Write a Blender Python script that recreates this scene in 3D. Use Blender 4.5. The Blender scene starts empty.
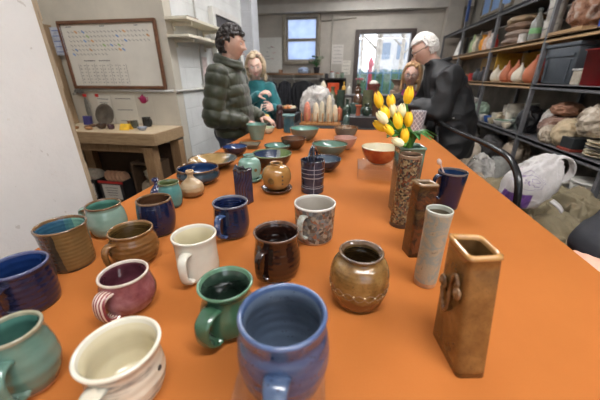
import bpy, bmesh, math, random
from mathutils import Vector, Matrix, noise
from mathutils.bvhtree import BVHTree
S = bpy.context.scene
COL = S.collection
PI = math.pi
TZ = .92          # table top
RNG = random.Random(7)

# ------------------------------------------------------------------ materials
def lin(c):
    out = []
    for v in c[:3]:
        v = v/255.0
        out.append(v/12.92 if v <= .04045 else ((v+.055)/1.055)**2.4)
    return (*out, 1.0)

class NT:
    def __init__(s, name):
        s.m = bpy.data.materials.new(name); s.m.use_nodes = True
        s.n = s.m.node_tree.nodes; s.l = s.m.node_tree.links
        s.n.clear()
        s.out = s.n.new('ShaderNodeOutputMaterial')
        s.b = s.n.new('ShaderNodeBsdfPrincipled')
        s.l.new(s.b.outputs[0], s.out.inputs[0])
        s._co = None
    def co(s):
        if not s._co: s._co = s.n.new('ShaderNodeTexCoord')
        return s._co.outputs['Object']
    def put(s, sock, v):
        if hasattr(v, 'is_linked') or hasattr(v, 'links'): s.l.new(v, sock)
        else: sock.default_value = v
    def noise(s, scale, detail=3, rough=.55, co=None, dist=0):
        n = s.n.new('ShaderNodeTexNoise'); n.inputs['Scale'].default_value = scale
        n.inputs['Detail'].default_value = detail; n.inputs['Roughness'].default_value = rough
        n.inputs['Distortion'].default_value = dist
        s.l.new(co or s.co(), n.inputs['Vector']); return n.outputs['Fac']
    def vor(s, scale, co=None, feature='F1'):
        n = s.n.new('ShaderNodeTexVoronoi'); n.inputs['Scale'].default_value = scale; n.feature = feature
        s.l.new(co or s.co(), n.inputs['Vector']); return n.outputs
    def ramp(s, fac, stops, interp='LINEAR'):
        r = s.n.new('ShaderNodeValToRGB'); r.color_ramp.interpolation = interp
        e = r.color_ramp.elements
        while len(e) < len(stops): e.new(.5)
        for i, (p, c) in enumerate(stops):
            e[i].position = p; e[i].color = c if len(c) == 4 and max(c) <= 1.0 else lin(c)
        s.l.new(fac, r.inputs[0]); return r.outputs[0]
    def math(s, op, a, b=0.0, c=None):
        n = s.n.new('ShaderNodeMath'); n.operation = op
        s.put(n.inputs[0], a); s.put(n.inputs[1], b)
        if c is not None: s.put(n.inputs[2], c)
        return n.outputs[0]
    def mix(s, f, a, b):
        n = s.n.new('ShaderNodeMix'); n.data_type = 'RGBA'
        s.put(n.inputs[0], f); s.put(n.inputs[6], a); s.put(n.inputs[7], b); return n.outputs[2]
    def xyz(s, co=None):
        n = s.n.new('ShaderNodeSeparateXYZ'); s.l.new(co or s.co(), n.inputs[0]); return n.outputs
    def scaled(s, v):
        n = s.n.new('ShaderNodeMapping'); n.inputs['Scale'].default_value = v
        s.l.new(s.co(), n.inputs[0]); return n.outputs[0]
    def bump(s, h, strength=.3, dist=.002):
        n = s.n.new('ShaderNodeBump'); n.inputs['Strength'].default_value = strength
        n.inputs['Distance'].default_value = dist
        s.l.new(h, n.inputs['Height']); s.l.new(n.outputs[0], s.b.inputs['Normal'])
    def set(s, **k):
        for a, v in k.items():
            s.put(s.b.inputs[a.replace('_', ' ')], v)
        return s

_mc = {}
def mat(c, rough=.6, name='paint', var=.12, scale=25, bump=0, metal=0, spec=None):
    key = (tuple(c), rough, name, metal, bump)
    if key in _mc: return _mc[key]
    t = NT(name)
    d = tuple(max(0, x*(1-var)) for x in c); e = tuple(min(255, x*(1+var*.6)) for x in c)
    n = t.noise(scale, 4)
    t.set(Base_Color=t.ramp(n, [(.3, d), (.7, e)]), Roughness=rough, Metallic=metal)
    if bump: t.bump(n, bump, .004)
    if spec is not None: t.b.inputs['Specular IOR Level'].default_value = spec
    _mc[key] = t.m
    return t.m

def gz(c, k=.87, s_=.10):
    m = sum(c[:3])/3; return tuple((v*(1-s_)+m*s_)*k for v in c[:3])
def glaze(name, stops, scale=22, rough=.14, bands=(), rings=0.0, ringf=900, speck=None, stretch=(1, 1, 1), interp='LINEAR', coat=.4, hv=None):
    """noise ramp of glaze colours; bands = [(z, colour, softness)] colour below z with a wavering edge"""
    t = NT(name); stops = [(p, gz(c)) for p, c in stops]; bands = [(a, gz(b), c) for a, b, c in bands]
    co = t.scaled(stretch) if stretch != (1, 1, 1) else None
    n = t.noise(scale, 5, .6, co)
    c = t.ramp(n, stops, interp)
    x, y, z = t.xyz()
    for (zz, colr, soft) in bands:
        w = t.noise(38, 2, .5, t.scaled((1, 1, .25)))
        edge = t.math('ADD', z, t.math('MULTIPLY', t.math('SUBTRACT', w, .5), soft*2.5))
        f = t.math('SMOOTH_MIN', 1.0, t.math('MAXIMUM', 0.0, t.math('DIVIDE', t.math('SUBTRACT', zz, edge), soft)), .05)
        c = t.mix(f, c, lin(colr))
    if speck:
        v = t.vor(speck[1])[0]
        f = t.math('LESS_THAN', v, speck[2])
        c = t.mix(f, c, lin(speck[0]))
    t.set(Base_Color=c, Roughness=rough, Coat_Weight=coat, Coat_Roughness=.06)
    if rings:
        s_ = t.math('SINE', t.math('ADD', t.math('MULTIPLY', z, ringf), t.math('MULTIPLY', n, 3.0)))
        t.bump(t.math('ADD', s_, n), rings, .0012)
    else:
        t.bump(n, .15, .001)
    return t.m

def glass(name, c=(240, 245, 250), rough=.03, alpha=.25, ior=1.45):
    """thin clear plastic or pane: see-through sheet with a reflecting skin"""
    t = NT(name)
    tr = t.n.new('ShaderNodeBsdfTransparent'); tr.inputs[0].default_value = lin(c)
    mx = t.n.new('ShaderNodeMixShader')
    t.set(Base_Color=lin(c), Roughness=.4)
    gl = t.n.new('ShaderNodeBsdfGlossy'); gl.inputs['Roughness'].default_value = rough; m0 = t.n.new('ShaderNodeMixShader')
    lw = t.n.new('ShaderNodeLayerWeight'); lw.inputs[0].default_value = .5
    t.l.new(t.math('MULTIPLY_ADD', t.math('POWER', lw.outputs['Facing'], 4.0), .55, .03), m0.inputs[0]); t.l.new(tr.outputs[0], m0.inputs[1]); t.l.new(gl.outputs[0], m0.inputs[2])
    mx.inputs[0].default_value = alpha; t.l.new(m0.outputs[0], mx.inputs[1]); t.l.new(t.b.outputs[0], mx.inputs[2])
    t.l.new(mx.outputs[0], t.out.inputs[0])
    return t.m

def wood(name, c1, c2, axis=0, rough=.6, sc=6):
    t = NT(name)
    st = [14, 14, 14]; st[axis] = 1.2
    n = t.noise(sc, 6, .65, t.scaled(tuple(st)), 1.2)
    t.set(Base_Color=t.ramp(n, [(.3, c1), (.65, c2)]), Roughness=rough)
    t.bump(n, .2, .002)
    return t.m

# ------------------------------------------------------------------ geometry
class G:
    def __init__(s): s.v = []; s.f = []; s.mi = []; s.sm = []
    def add(s, vs, fs, mi=0, sm=True):
        o = len(s.v); s.v += [tuple(p) for p in vs]
        for f in fs: s.f.append([o+i for i in f]); s.mi.append(mi); s.sm.append(sm)
    def box(s, c, d, rz=0, mi=0, rot=None, bev=0):
        hx, hy, hz = d[0]/2, d[1]/2, d[2]/2
        R = rot if rot else Matrix.Rotation(rz, 3, 'Z')
        if bev:
            bm = bmesh.new(); bmesh.ops.create_cube(bm, size=1)
            for v in bm.verts: v.co = Vector((v.co.x*d[0], v.co.y*d[1], v.co.z*d[2]))
            bmesh.ops.bevel(bm, geom=bm.edges[:], offset=bev, segments=3, affect='EDGES', profile=.5)
            vs = [R @ v.co + Vector(c) for v in bm.verts]
            bm.verts.index_update()
            s.add(vs, [[v.index for v in f.verts] for f in bm.faces], mi, False); bm.free(); return
        vs = [R @ Vector((x, y, z)) + Vector(c) for x in (-hx, hx) for y in (-hy, hy) for z in (-hz, hz)]
        s.add(vs, [(0, 1, 3, 2), (4, 6, 7, 5), (0, 4, 5, 1), (2, 3, 7, 6), (0, 2, 6, 4), (1, 5, 7, 3)], mi, False)
    def rings(s, R, mi=0, cap0=True, cap1=True, mis=None):
        n = len(R[0]); vs = [p for r in R for p in r]; o = len(s.v)
        s.v += [tuple(p) for p in vs]
        for i in range(len(R)-1):
            for j in range(n):
                k = (j+1) % n
                s.f.append([o+i*n+j, o+i*n+k, o+(i+1)*n+k, o+(i+1)*n+j]); s.mi.append(mis[i] if mis else mi); s.sm.append(True)
        if cap0: s.f.append([o+j for j in range(n)][::-1]); s.mi.append(mis[0] if mis else mi); s.sm.append(False)
        if cap1: s.f.append([o+(len(R)-1)*n+j for j in range(n)]); s.mi.append(mis[-1] if mis else mi); s.sm.append(False)
    def lathe(s, prof, c=(0, 0, 0), n=44, mi=0, mis=None, wob=0, M=None, caps=True):
        R = []
        for i, (r, z) in enumerate(prof):
            ring = []
            for j in range(n):
                a = 2*PI*j/n
                rr = max(r, .0004)*(1+wob*math.sin(2*a+1)+wob*.5*math.sin(3*a))
                p = Vector((rr*math.cos(a), rr*math.sin(a), z))
                if M: p = M @ p
                ring.append(p+Vector(c))
            R.append(ring)
        s.rings(R, mi, caps, caps, mis)
    def tube(s, pts, r, n=10, mi=0, flat=1.0, closed=False, up=None):
        pts = [Vector(p) for p in pts]; m = len(pts)
        rs = r if isinstance(r, (list, tuple)) else [r]*m
        R = []; prev = None
        for i, p in enumerate(pts):
            t = (pts[min(i+1, m-1)]-pts[max(i-1, 0)])
            if t.length < 1e-9: t = Vector((0, 0, 1))
            t.normalize()
            ref = Vector(up) if up else (prev if prev else (Vector((0, 0, 1)) if abs(t.z) < .9 else Vector((1, 0, 0))))
            a = t.cross(ref)
            if a.length < 1e-5: a = t.cross(Vector((1, .1, 0)))
            a.normalize(); b = a.cross(t).normalized()
            prev = b
            R.append([p+a*math.cos(2*PI*j/n)*rs[i]+b*math.sin(2*PI*j/n)*rs[i]*flat for j in range(n)])
        s.rings(R, mi)
    def cap(s, a, b, ra, rb, n=16, mi=0, sq=1.0, side=None):
        """tapered capsule from a to b; sq squashes it across 'side'"""
        a = Vector(a); b = Vector(b); ax = b-a
        L = ax.length
        ax = ax.normalized() if L > 1e-6 else Vector((0, 0, 1))
        u = Vector(side) if side else (Vector((1, 0, 0)) if abs(ax.x) < .9 else Vector((0, 1, 0)))
        u = (u-ax*u.dot(ax)).normalized(); w = ax.cross(u)
        R = []
        def ring(c, r): R.append([c+(u*math.cos(2*PI*j/n)*sq+w*math.sin(2*PI*j/n))*r for j in range(n)])
        for k in range(5):
            th = PI/2*(1-k/5); ring(a-ax*ra*math.sin(th), max(ra*math.cos(th), .0003))
        ring(a, ra); ring((a+b)/2, (ra+rb)/2); ring(b, rb)
        for k in range(1, 6):
            th = PI/2*k/5; ring(b+ax*rb*math.sin(th), max(rb*math.cos(th), .0003))
        s.rings(R, mi)
    def ell(s, c, r, M=None, n=16, mi=0):
        R = []
        for i in range(n//2+1):
            ph = -PI/2+PI*i/(n//2)
            rr = max(math.cos(ph), .002)
            R.append([(M @ Vector((r[0]*rr*math.cos(2*PI*j/n), r[1]*rr*math.sin(2*PI*j/n), r[2]*math.sin(ph))) if M else Vector((r[0]*rr*math.cos(2*PI*j/n), r[1]*rr*math.sin(2*PI*j/n), r[2]*math.sin(ph))))+Vector(c) for j in range(n)])
        s.rings(R, mi)
    def blob(s, c, r, amp=.15, freq=3, seed=0, sub=4, ridge=False, flat0=True, mi=0, M=None, bottom=None):
        bm = bmesh.new(); bmesh.ops.create_icosphere(bm, subdivisions=sub, radius=1)
        off = Vector((seed*7.3, seed*3.1, seed*1.7))
        vs = []
        for v in bm.verts:
            d = v.co.copy()
            q = d*freq+off
            k = noise.noise(q)+.5*noise.noise(q*2.1)
            if ridge: k = 1.0-2.2*abs(noise.noise(q))-.9*abs(noise.noise(q*2.3+off))+.0
            p = Vector((d.x*r[0], d.y*r[1], d.z*r[2]))*(1+amp*k)
            if M: p = M @ p
            p += Vector(c)
            if bottom is not None and p.z < bottom: p.z = bottom+ (p.z-bottom)*.02
            vs.append(p)
        bm.verts.index_update()
        s.add(vs, [[v.index for v in f.verts] for f in bm.faces], mi, True); bm.free()
    def mesh(s, name):
        me = bpy.data.meshes.new(name); me.from_pydata(s.v, [], s.f)
        me.polygons.foreach_set('material_index', s.mi); me.polygons.foreach_set('use_smooth', s.sm)
        bm = bmesh.new(); bm.from_mesh(me); bmesh.ops.recalc_face_normals(bm, faces=bm.faces[:]); bm.to_mesh(me); bm.free()
        me.update(); return me

def tag(o, label=None, cat=None, group=None, kind=None):
    if label: o['label'] = label
    if cat: o['category'] = cat
    if group: o['group'] = group
    if kind: o['kind'] = kind
    return o
def obj(name, g, mats, parent=None, loc=(0, 0, 0), rz=0, bev=0):
    me = g.mesh(name) if isinstance(g, G) else g
    me.name = name
    for m in (mats if isinstance(mats, (list, tuple)) else [mats]): me.materials.append(m)
    o = bpy.data.objects.new(name, me); COL.objects.link(o)
    o.location = loc; o.rotation_euler = (0, 0, rz)
    if parent: o.parent = parent
    if bev:
        b = o.modifiers.new('bevel', 'BEVEL'); b.width = bev; b.segments = 2; b.limit_method = 'ANGLE'
    return o
def empty(name, label, cat, loc=(0, 0, 0), rz=0, group=None):
    o = bpy.data.objects.new(name, None); COL.objects.link(o); o.empty_display_size = .05
    o.location = loc; o.rotation_euler = (0, 0, rz)
    return tag(o, label, cat, group)
def struct(name, g, m, bev=0): return tag(obj(name, g, m, bev=bev), kind='structure')
def dup(root, loc, rz=0, label=None, group=None):
    r = root.copy(); COL.objects.link(r); r.location = loc; r.rotation_euler = (0, 0, rz)
    if label: r['label'] = label
    if group: r['group'] = group
    for ch in list(root.children):
        c = ch.copy(); COL.objects.link(c); c.parent = r
    return r
def catmull(P, n=8):
    P = [Vector(p) for p in P]; Q = [P[0]*2-P[1]]+P+[P[-1]*2-P[-2]]
    out = []
    for i in range(1, len(Q)-2):
        for k in range(n):
            t = k/n; a, b, c, d = Q[i-1], Q[i], Q[i+1], Q[i+2]
            out.append(.5*((2*b)+(c-a)*t+(2*a-5*b+4*c-d)*t*t+(3*b-a-3*c+d)*t**3))
    out.append(P[-1]); return out

# ------------------------------------------------------------------ pottery
def smoothprof(prof, R, H, n=7):
    return [(p.x*R, p.y*H) for p in catmull([Vector((r, z, 0)) for r, z in prof], n)]
def body_geo(prof, R, H, t=.0045, foot=.06, ms=(0, 1, 2, 3), wob=.006, n=48, floor=.008):
    """closed vessel: outer wall, rounded rim, inner wall; material slots outside / inside / rim / foot"""
    out = smoothprof(prof, R, H)
    P = [(0, 0.0012), (out[0][0]*.8, .0012), (out[0][0]*.88, 0)]; mi = [ms[3]]*3
    for i, (r, z) in enumerate(out):
        P.append((r, z)); mi.append(ms[3] if z < foot*H else (ms[2] if z > H*.965 else ms[0]))
    r1, z1 = out[-1]
    for k in range(1, 6):
        a = PI*k/6; P.append((r1-t/2+t/2*math.cos(a), z1+t*.45*math.sin(a))); mi.append(ms[2])
    for (r, z) in reversed(out):
        if z < floor: break
        P.append((max(r-t, .001), z)); mi.append(ms[2] if z > H*.97 else ms[1])
    lr = P[-1][0]
    for k in (.85, .6, .3, 0): P.append((lr*k, floor*.75)); mi.append(ms[1])
    g = G(); g.lathe(P, mis=mi, wob=wob, n=n, caps=True)
    return g, out
def rad_at(out, z):
    for i in range(len(out)-1):
        if out[i][1] <= z <= out[i+1][1] and out[i+1][1] > out[i][1]:
            k = (z-out[i][1])/(out[i+1][1]-out[i][1]); return out[i][0]+k*(out[i+1][0]-out[i][0])
    return out[-1][0]
def strap(g, out, ang, z1, z0, outd, w, t, mi=0, lift=.0, curl=False):
    a = math.radians(ang); d = Vector((math.cos(a), math.sin(a), 0)); up = Vector((0, 0, 1))
    r1 = rad_at(out, z1); r0 = rad_at(out, z0); rm = max(r1, r0)
    dz = z1-z0
    P = [d*(r1-.0015)+up*z1, d*(r1+outd*.45)+up*(z1+.03*dz+lift), d*(rm+outd*.9)+up*(z1-.12*dz+lift*.6), d*(rm+outd)+up*(z0+.5*dz),
         d*(rm+outd*.8)+up*(z0+.18*dz), d*(r0+outd*.3)+up*(z0-.02*dz), d*(r0-.0015)+up*(z0+.0*dz)]
    C = catmull(P, 6); m = len(C); side = d.cross(up)
    R = []
    for i, p in enumerate(C):
        T = (C[min(i+1, m-1)]-C[max(i-1, 0)]).normalized(); nrm = T.cross(side).normalized()
        ww = w*(1.18-.3*math.sin(PI*i/(m-1))) if not curl else w
        ring = []
        for j in range(16):
            th = 2*PI*j/16; cx = math.cos(th); cy = math.sin(th)
            cx = math.copysign(abs(cx)**.75, cx)
            rib = .12*math.cos(3*PI*cx) if abs(cy) > .3 else 0
            ring.append(p+side*cx*ww/2+nrm*cy*t/2*(1+rib))
        R.append(ring)
    g.rings(R, mi)
def pot(name, label, cat, x, y, R, H, prof, mo, mi=None, mr=None, mf=None, t=.0045, handle=None, z=TZ, group=None, wob=.006, foot=.05, hmat=None, hook=None, rz=0):
    mats = [mo, mi or mo, mr or mo, mf or mo]
    g, out = body_geo(prof, R, H, t, foot, wob=wob)
    if hook:
        extra = hook(g, out)
        if extra: mats += extra
    if handle:
        e = empty(name, label, cat, (x, y, z), rz, group)
        obj('body', g, mats, e)
        hs = handle if isinstance(handle, list) else [handle]
        for h in hs:
            hg = G(); strap(hg, out, h['a'], h['z1']*H, h['z0']*H, h['o'], h.get('w', .02), h.get('t', .008), lift=h.get('lift', 0))
            ho = obj('handle', hg, hmat or mo, e)
        return e
    o = obj(name, g, mats, None, (x, y, z), rz)
    return tag(o, label, cat, group)

def rquad(c, rad, n=5):
    """rounded quad ring through four (x,y,z) corners"""
    out = []
    for i in range(4):
        p = Vector(c[i]); a = (Vector(c[i-1])-p); b = (Vector(c[(i+1) % 4])-p)
        ra = min(rad, a.length*.45, b.length*.45)
        A = p+a.normalized()*ra; B = p+b.normalized()*ra
        for k in range(n):
            t = k/(n-1); out.append(A*(1-t)**2+p*2*t*(1-t)+B*t*t)
        nxt = Vector(c[(i+1) % 4])
        rb = min(rad, b.length*.45, (Vector(c[(i+2) % 4])-nxt).length*.45)
        C = nxt-b.normalized()*rb
        for k in range(1, 4): out.append(B+(C-B)*k/4)
    return out
def inset(c, d):
    m = sum((Vector(p) for p in c), Vector())/4
    out = []
    for p in c:
        v = m-Vector(p); v.z = 0; out.append(Vector(p)+v.normalized()*d*1.3)
    return out
def rectvase(base, top, h, t=.005, rad=.005, rim=.003, bow=0, wave=None, n=14):
    """slab built four sided vase. slots: 0 outside 1 inside 2 rim"""
    base = [Vector((p[0], p[1], 0)) for p in base]; top = [Vector((p[0], p[1], h)) for p in top]
    def q(k, ins=0.0):
        c = [b+(tt-b)*k for b, tt in zip(base, top)]
        m = sum(c, Vector())/4
        c = [m+(p-m)*(1-bow*math.sin(PI*k)) for p in c]
        for p in c: p.z = h*k
        return inset(c, ins) if ins else c
    R = []; mi = []
    def add(c, m, r=rad): R.append(rquad(c, r)); mi.append(m)
    z0 = q(0); z0i = [p+(sum(z0, Vector())/4-p)*.9 for p in z0]
    add(z0i, 0)
    for i in range(n): add(q(i/(n-1)*.97), 0)
    add(q(.975, -rim), 2); add(q(1.0, -rim), 2)
    zt = q(1.0, t*.4)
    for p in zt: p.z = h+.002
    add(zt, 2)
    add(q(.995, t+rim*.3), 2); add(q(.97, t), 1); add(q(.5, t), 1); add(q(.06, t), 1)
    zb = q(.05); mm = sum(zb, Vector())/4
    add([mm+(p-mm)*.1 for p in zb], 1)
    if wave:
        N = len(R[0])
        for rr in R:
            for j, p in enumerate(rr):
                if p.z > h*.6: p.z += wave[0]*math.sin(2*PI*wave[1]*j/N)*((p.z-h*.6)/(h*.4))
    g = G(); g.rings(R, mis=mi)
    return g
# ------------------------------------------------------------------ room shell
def block_wall(name, c=(200, 196, 186), bw=.40, bh=.20, axis='x', amt=.5, bumpd=.006):
    t = NT(name)
    x, y, z = t.xyz()
    comb = t.n.new('ShaderNodeCombineXYZ'); t.l.new(x if axis == 'x' else y, comb.inputs[0]); t.l.new(z, comb.inputs[1])
    br = t.n.new('ShaderNodeTexBrick'); br.inputs['Scale'].default_value = 1
    br.inputs['Brick Width'].default_value = bw; br.inputs['Row Height'].default_value = bh
    br.inputs['Mortar Size'].default_value = .006; br.inputs['Mortar Smooth'].default_value = .6
    t.l.new(comb.outputs[0], br.inputs['Vector'])
    n = t.noise(3, 6, .6); n2 = t.noise(60, 3)
    d = tuple(v*.9 for v in c)
    base = t.ramp(n, [(.3, d), (.7, c)])
    base = t.mix(t.math('MULTIPLY', br.outputs['Fac'], .25*amt), base, lin((150, 146, 138)))
    t.set(Base_Color=base, Roughness=.55)
    h = t.math('ADD', t.math('MULTIPLY', br.outputs['Fac'], -amt), t.math('MULTIPLY', n2, .12))
    t.bump(h, .8, bumpd)
    return t.m
def plaster(name, c):
    t = NT(name)
    n = t.noise(2.2, 6, .6); n2 = t.noise(28, 6, .7); v = t.noise(9, 3)
    base = t.ramp(n, [(.3, tuple(k*.93 for k in c)), (.7, c)])
    pits = t.math('GREATER_THAN', t.noise(34, 2, .5), .73)
    base = t.mix(t.math('MULTIPLY', pits, .35), base, lin((140, 130, 115)))
    x, y, z = t.xyz()
    scuff = t.math('GREATER_THAN', t.noise(13, 5, .7), .66)
    base = t.mix(t.math('MULTIPLY', scuff, .25), base, lin((190, 178, 158)))
    t.set(Base_Color=base, Roughness=.6)
    t.bump(t.math('ADD', n2, v), .5, .006)
    return t.m
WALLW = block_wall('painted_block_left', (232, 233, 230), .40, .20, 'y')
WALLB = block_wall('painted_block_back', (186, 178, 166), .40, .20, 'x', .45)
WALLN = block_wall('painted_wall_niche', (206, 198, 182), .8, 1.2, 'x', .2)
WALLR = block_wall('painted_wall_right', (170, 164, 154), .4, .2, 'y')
NEAR = plaster('rough_painted_plaster', (214, 213, 209))
YB = 7.5; XR = 2.32; ZC = 2.95
g = G(); g.box((-.4, 3.0, -.05), (6.2, 9.4, .1)); struct('floor', g, mat((112, 104, 96), .6, 'concrete', .2, 4, .2))
g = G(); g.box((-.4, 3.0, ZC+.05), (6.2, 9.4, .1)); struct('ceiling', g, mat((206, 202, 194), .8, 'ceiling_paint', .05, 5))
# left near wall and its wooden edge trim
g = G(); g.box((-1.05, -.3, ZC/2), (.2, 2.32, ZC)); struct('wall_left_near', g, NEAR)
trimw = wood('painted_trim_wood', (128, 112, 90), (168, 152, 126), 2, .7)
g = G()
for i in range(46):   # chipped board on the wall's end
    z = i*ZC/46; w = .006+.005*noise.noise(Vector((i*.8, 3, 1)))+(.003 if i % 5 == 0 else 0)
    g.box((-.968, .867+w/2, z+ZC/92), (.03, w+.012, ZC/46+.001))
struct('trim_1', g, trimw)
g = G(); g.box((-2.965, 2.70, .885), (.08, .14, 1.77)); struct('trim_2', g, wood('post_wood', (120, 98, 72), (150, 126, 96), 2, .7))
# niche
g = G(); g.box((-2.505, 2.84, ZC/2), (1.57, .12, ZC)); struct('wall_niche', g, WALLN)
g = G(); g.box((-3.35, .6, ZC/2), (.12, 4.6, ZC)); struct('wall_far_left', g, WALLN)
g = G()
for (x0, x1, z0, z1) in ((-3.41, .1, 0, ZC), (1.9, 2.42, 0, ZC), (.1, 1.9, 0, .95), (.1, 1.9, 2.35, ZC)): g.box(((x0+x1)/2, -1.52, (z0+z1)/2), (x1-x0, .1, z1-z0))
struct('wall_behind', g, mat((200, 194, 184), .7, 'wall_paint', .05, 5))  # gap left for the added daylight window
# left block wall from the niche corner to the pillar, with an edge of the niche wall
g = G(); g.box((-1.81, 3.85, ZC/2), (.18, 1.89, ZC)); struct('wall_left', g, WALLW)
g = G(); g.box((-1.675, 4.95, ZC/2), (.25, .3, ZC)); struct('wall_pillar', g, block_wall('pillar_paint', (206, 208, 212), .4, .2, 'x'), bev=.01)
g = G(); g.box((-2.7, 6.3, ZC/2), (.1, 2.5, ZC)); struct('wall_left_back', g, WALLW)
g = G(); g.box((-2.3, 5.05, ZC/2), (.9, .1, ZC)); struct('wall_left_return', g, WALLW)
# back wall around window and glazed door
WX0, WX1, WZ0, WZ1 = -1.69, -.82, 1.58, 2.62
DX0, DX1, DZ1 = -.03, 1.26, 2.26
g = G()
def seg(x0, x1, z0, z1): g.box(((x0+x1)/2, YB+.1, (z0+z1)/2), (x1-x0, .2, z1-z0))
seg(-2.75, WX0, 0, ZC); seg(WX0, WX1, 0, WZ0); seg(WX0, WX1, WZ1, ZC); seg(WX1, DX0, 0, ZC); seg(DX0, DX1, DZ1, ZC); seg(DX1, XR+.1, 0, ZC)
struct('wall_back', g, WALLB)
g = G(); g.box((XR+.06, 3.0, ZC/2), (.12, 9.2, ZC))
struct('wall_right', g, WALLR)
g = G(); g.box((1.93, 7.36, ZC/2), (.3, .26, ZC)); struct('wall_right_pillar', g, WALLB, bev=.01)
g = G(); g.box((-.2, 7.38, 2.68), (4.9, .2, .16)); struct('trim_3', g, mat((186, 181, 172), .6, 'beam_paint', .05, 5))
g = G()
g.tube([(-.55, 7.47, 0.1), (-.55, 7.47, 2.6)], .012); g.tube([(-.8, 7.47, 2.45), (-.03, 7.47, 2.5)], .014)
struct('trim_4', g, mat((178, 172, 160), .5, 'conduit_paint', .05))
# window_1
FR = mat((150, 140, 124), .5, 'window_frame_paint', .1, 20)
e = bpy.data.objects.new('window_1', None); COL.objects.link(e); e.location = ((WX0+WX1)/2, YB, WZ0); tag(e, kind='structure')
w = WX1-WX0; h = WZ1-WZ0
g = G()
for x in (-w/2+.035, w/2-.035): g.box((x, -.01, h/2), (.07, .14, h))
g.box((0, -.01, h-.04), (w-.14, .14, .08)); g.box((0, -.02, .03), (w-.14, .16, .06))
obj('window_frame', g, FR, e, bev=.006)
pane = NT('frosted_window_pane')
pane.set(Base_Color=pane.ramp(pane.noise(5, 4), [(.3, (190, 200, 216)), (.7, (214, 220, 232))]), Roughness=.35, Transmission_Weight=.0)
trn = pane.n.new('ShaderNodeBsdfTranslucent'); pane.l.new(pane.ramp(pane.noise(5, 4), [(.3, (196, 206, 226)), (.7, (222, 230, 244))]), trn.inputs[0])
tp = pane.n.new('ShaderNodeBsdfTransparent'); tp.inputs[0].default_value = lin((214, 224, 240))
m1 = pane.n.new('ShaderNodeMixShader'); m1.inputs[0].default_value = .22
pane.l.new(trn.outputs[0], m1.inputs[1]); pane.l.new(tp.outputs[0], m1.inputs[2])
m2 = pane.n.new('ShaderNodeMixShader'); m2.inputs[0].default_value = .12
pane.l.new(m1.outputs[0], m2.inputs[1]); pane.l.new(pane.b.outputs[0], m2.inputs[2]); pane.l.new(m2.outputs[0], pane.out.inputs[0])
for k, (z0, z1, yy) in enumerate(((.06, h*.5, -.0), (h*.48, h-.08, .03))):
    g = G()
    for x in (-w/2+.09, w/2-.09): g.box((x, yy, (z0+z1)/2), (.04, .04, z1-z0))
    for zz in (z0+.02, z1-.02): g.box((0, yy, zz), (w-.22, .04, .045))
    s_ = obj('sash', g, FR, e)
    g = G(); g.box((0, yy+.004, (z0+z1)/2), (w-.2, .006, z1-z0-.05)); obj('pane', g, pane.m, s_)
# door_1
e = bpy.data.objects.new('door_1', None); COL.objects.link(e); e.location = (0, YB, 0); tag(e, kind='structure')
DF = mat((66, 54, 48), .5, 'dark_door_frame', .15, 20)
g = G(); g.box((DX0+.05, -.01, DZ1/2), (.10, .16, DZ1)); g.box((DX1-.05, -.01, DZ1/2), (.10, .16, DZ1)); g.box(((DX0+DX1)/2, -.01, DZ1-.04), (DX1-DX0-.2, .16, .08))
g.box(((DX0+DX1)/2, 0, .45), (DX1-DX0-.2, .06, .9))
obj('door_frame', g, DF, e, bev=.005)
g = G(); g.box(((DX0+DX1)/2, .02, 1.54), (DX1-DX0-.2, .008, 1.28)); obj('door_pane', g, glass('door_glass', (250, 250, 250), .02, .02), e)
g = G(); g.tube([(DX1-.14, -.1, 1.0), (DX1-.14, -.1, 1.3)], .012); g.tube([(DX1-.14, -.1, 1.01), (DX1-.14, -.02, 1.01)], .01); g.tube([(DX1-.14, -.1, 1.29), (DX1-.14, -.02, 1.29)], .01)
obj('door_handle', g, mat((150, 150, 150), .3, 'steel', .05, metal=1), e)
# door_2 : white frame with dark opening in the left wall
e = bpy.data.objects.new('door_2', None); COL.objects.link(e); e.location = (-1.72, 3.75, 0); tag(e, kind='structure')
wp = mat((222, 220, 214), .5, 'white_gloss_paint', .04, 10)
g = G(); g.box((.03, -.02, 1.0), (.06, .07, 2.0)); g.box((.03, .80, 1.0), (.06, .07, 2.0)); g.box((.03, .39, 2.03), (.06, .89, .07))
obj('door_frame', g, wp, e, bev=.004)
g = G(); g.box((.018, .39, 1.0), (.03, .75, 1.99)); obj('opening_shade_sheet', g, mat((66, 62, 66), .5, 'opening_shade'), e)  # dark sheet standing in for the shade inside the opening
# fill_window : unseen window added behind the camera for fill daylight
e = bpy.data.objects.new('fill_window', None); COL.objects.link(e); e.location = (1.0, -1.5, .95); tag(e, kind='structure')
g = G()
for x in (-.88, 0, .88): g.box((x, 0, .7), (.05, .08, 1.4))
for z in (.02, 1.38): g.box((0, 0, z), (1.8, .08, .04))
obj('window_frame', g, FR, e)
g = G(); g.box((0, 0, .7), (1.74, .006, 1.34)); obj('pane', g, glass('fill_window_pane', (250, 250, 250), .02, .02), e)
# window_2 high on the right wall
e = bpy.data.objects.new('window_2', None); COL.objects.link(e); e.location = (XR, 6.3, 2.32); tag(e, kind='structure')
g = G(); g.box((-.02, 0, .02), (.04, 1.2, .04)); g.box((-.02, 0, .5), (.04, 1.2, .04))
for y in (-.6, -.2, .2, .6): g.box((-.02, y, .26), (.04, .035, .5))
obj('window_frame', g, FR, e)
g = G(); g.box((-.012, 0, .26), (.01, 1.16, .46))
obj('pane', g, mat((150, 185, 235), .15, 'blue_window_film', .05), e)
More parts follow.
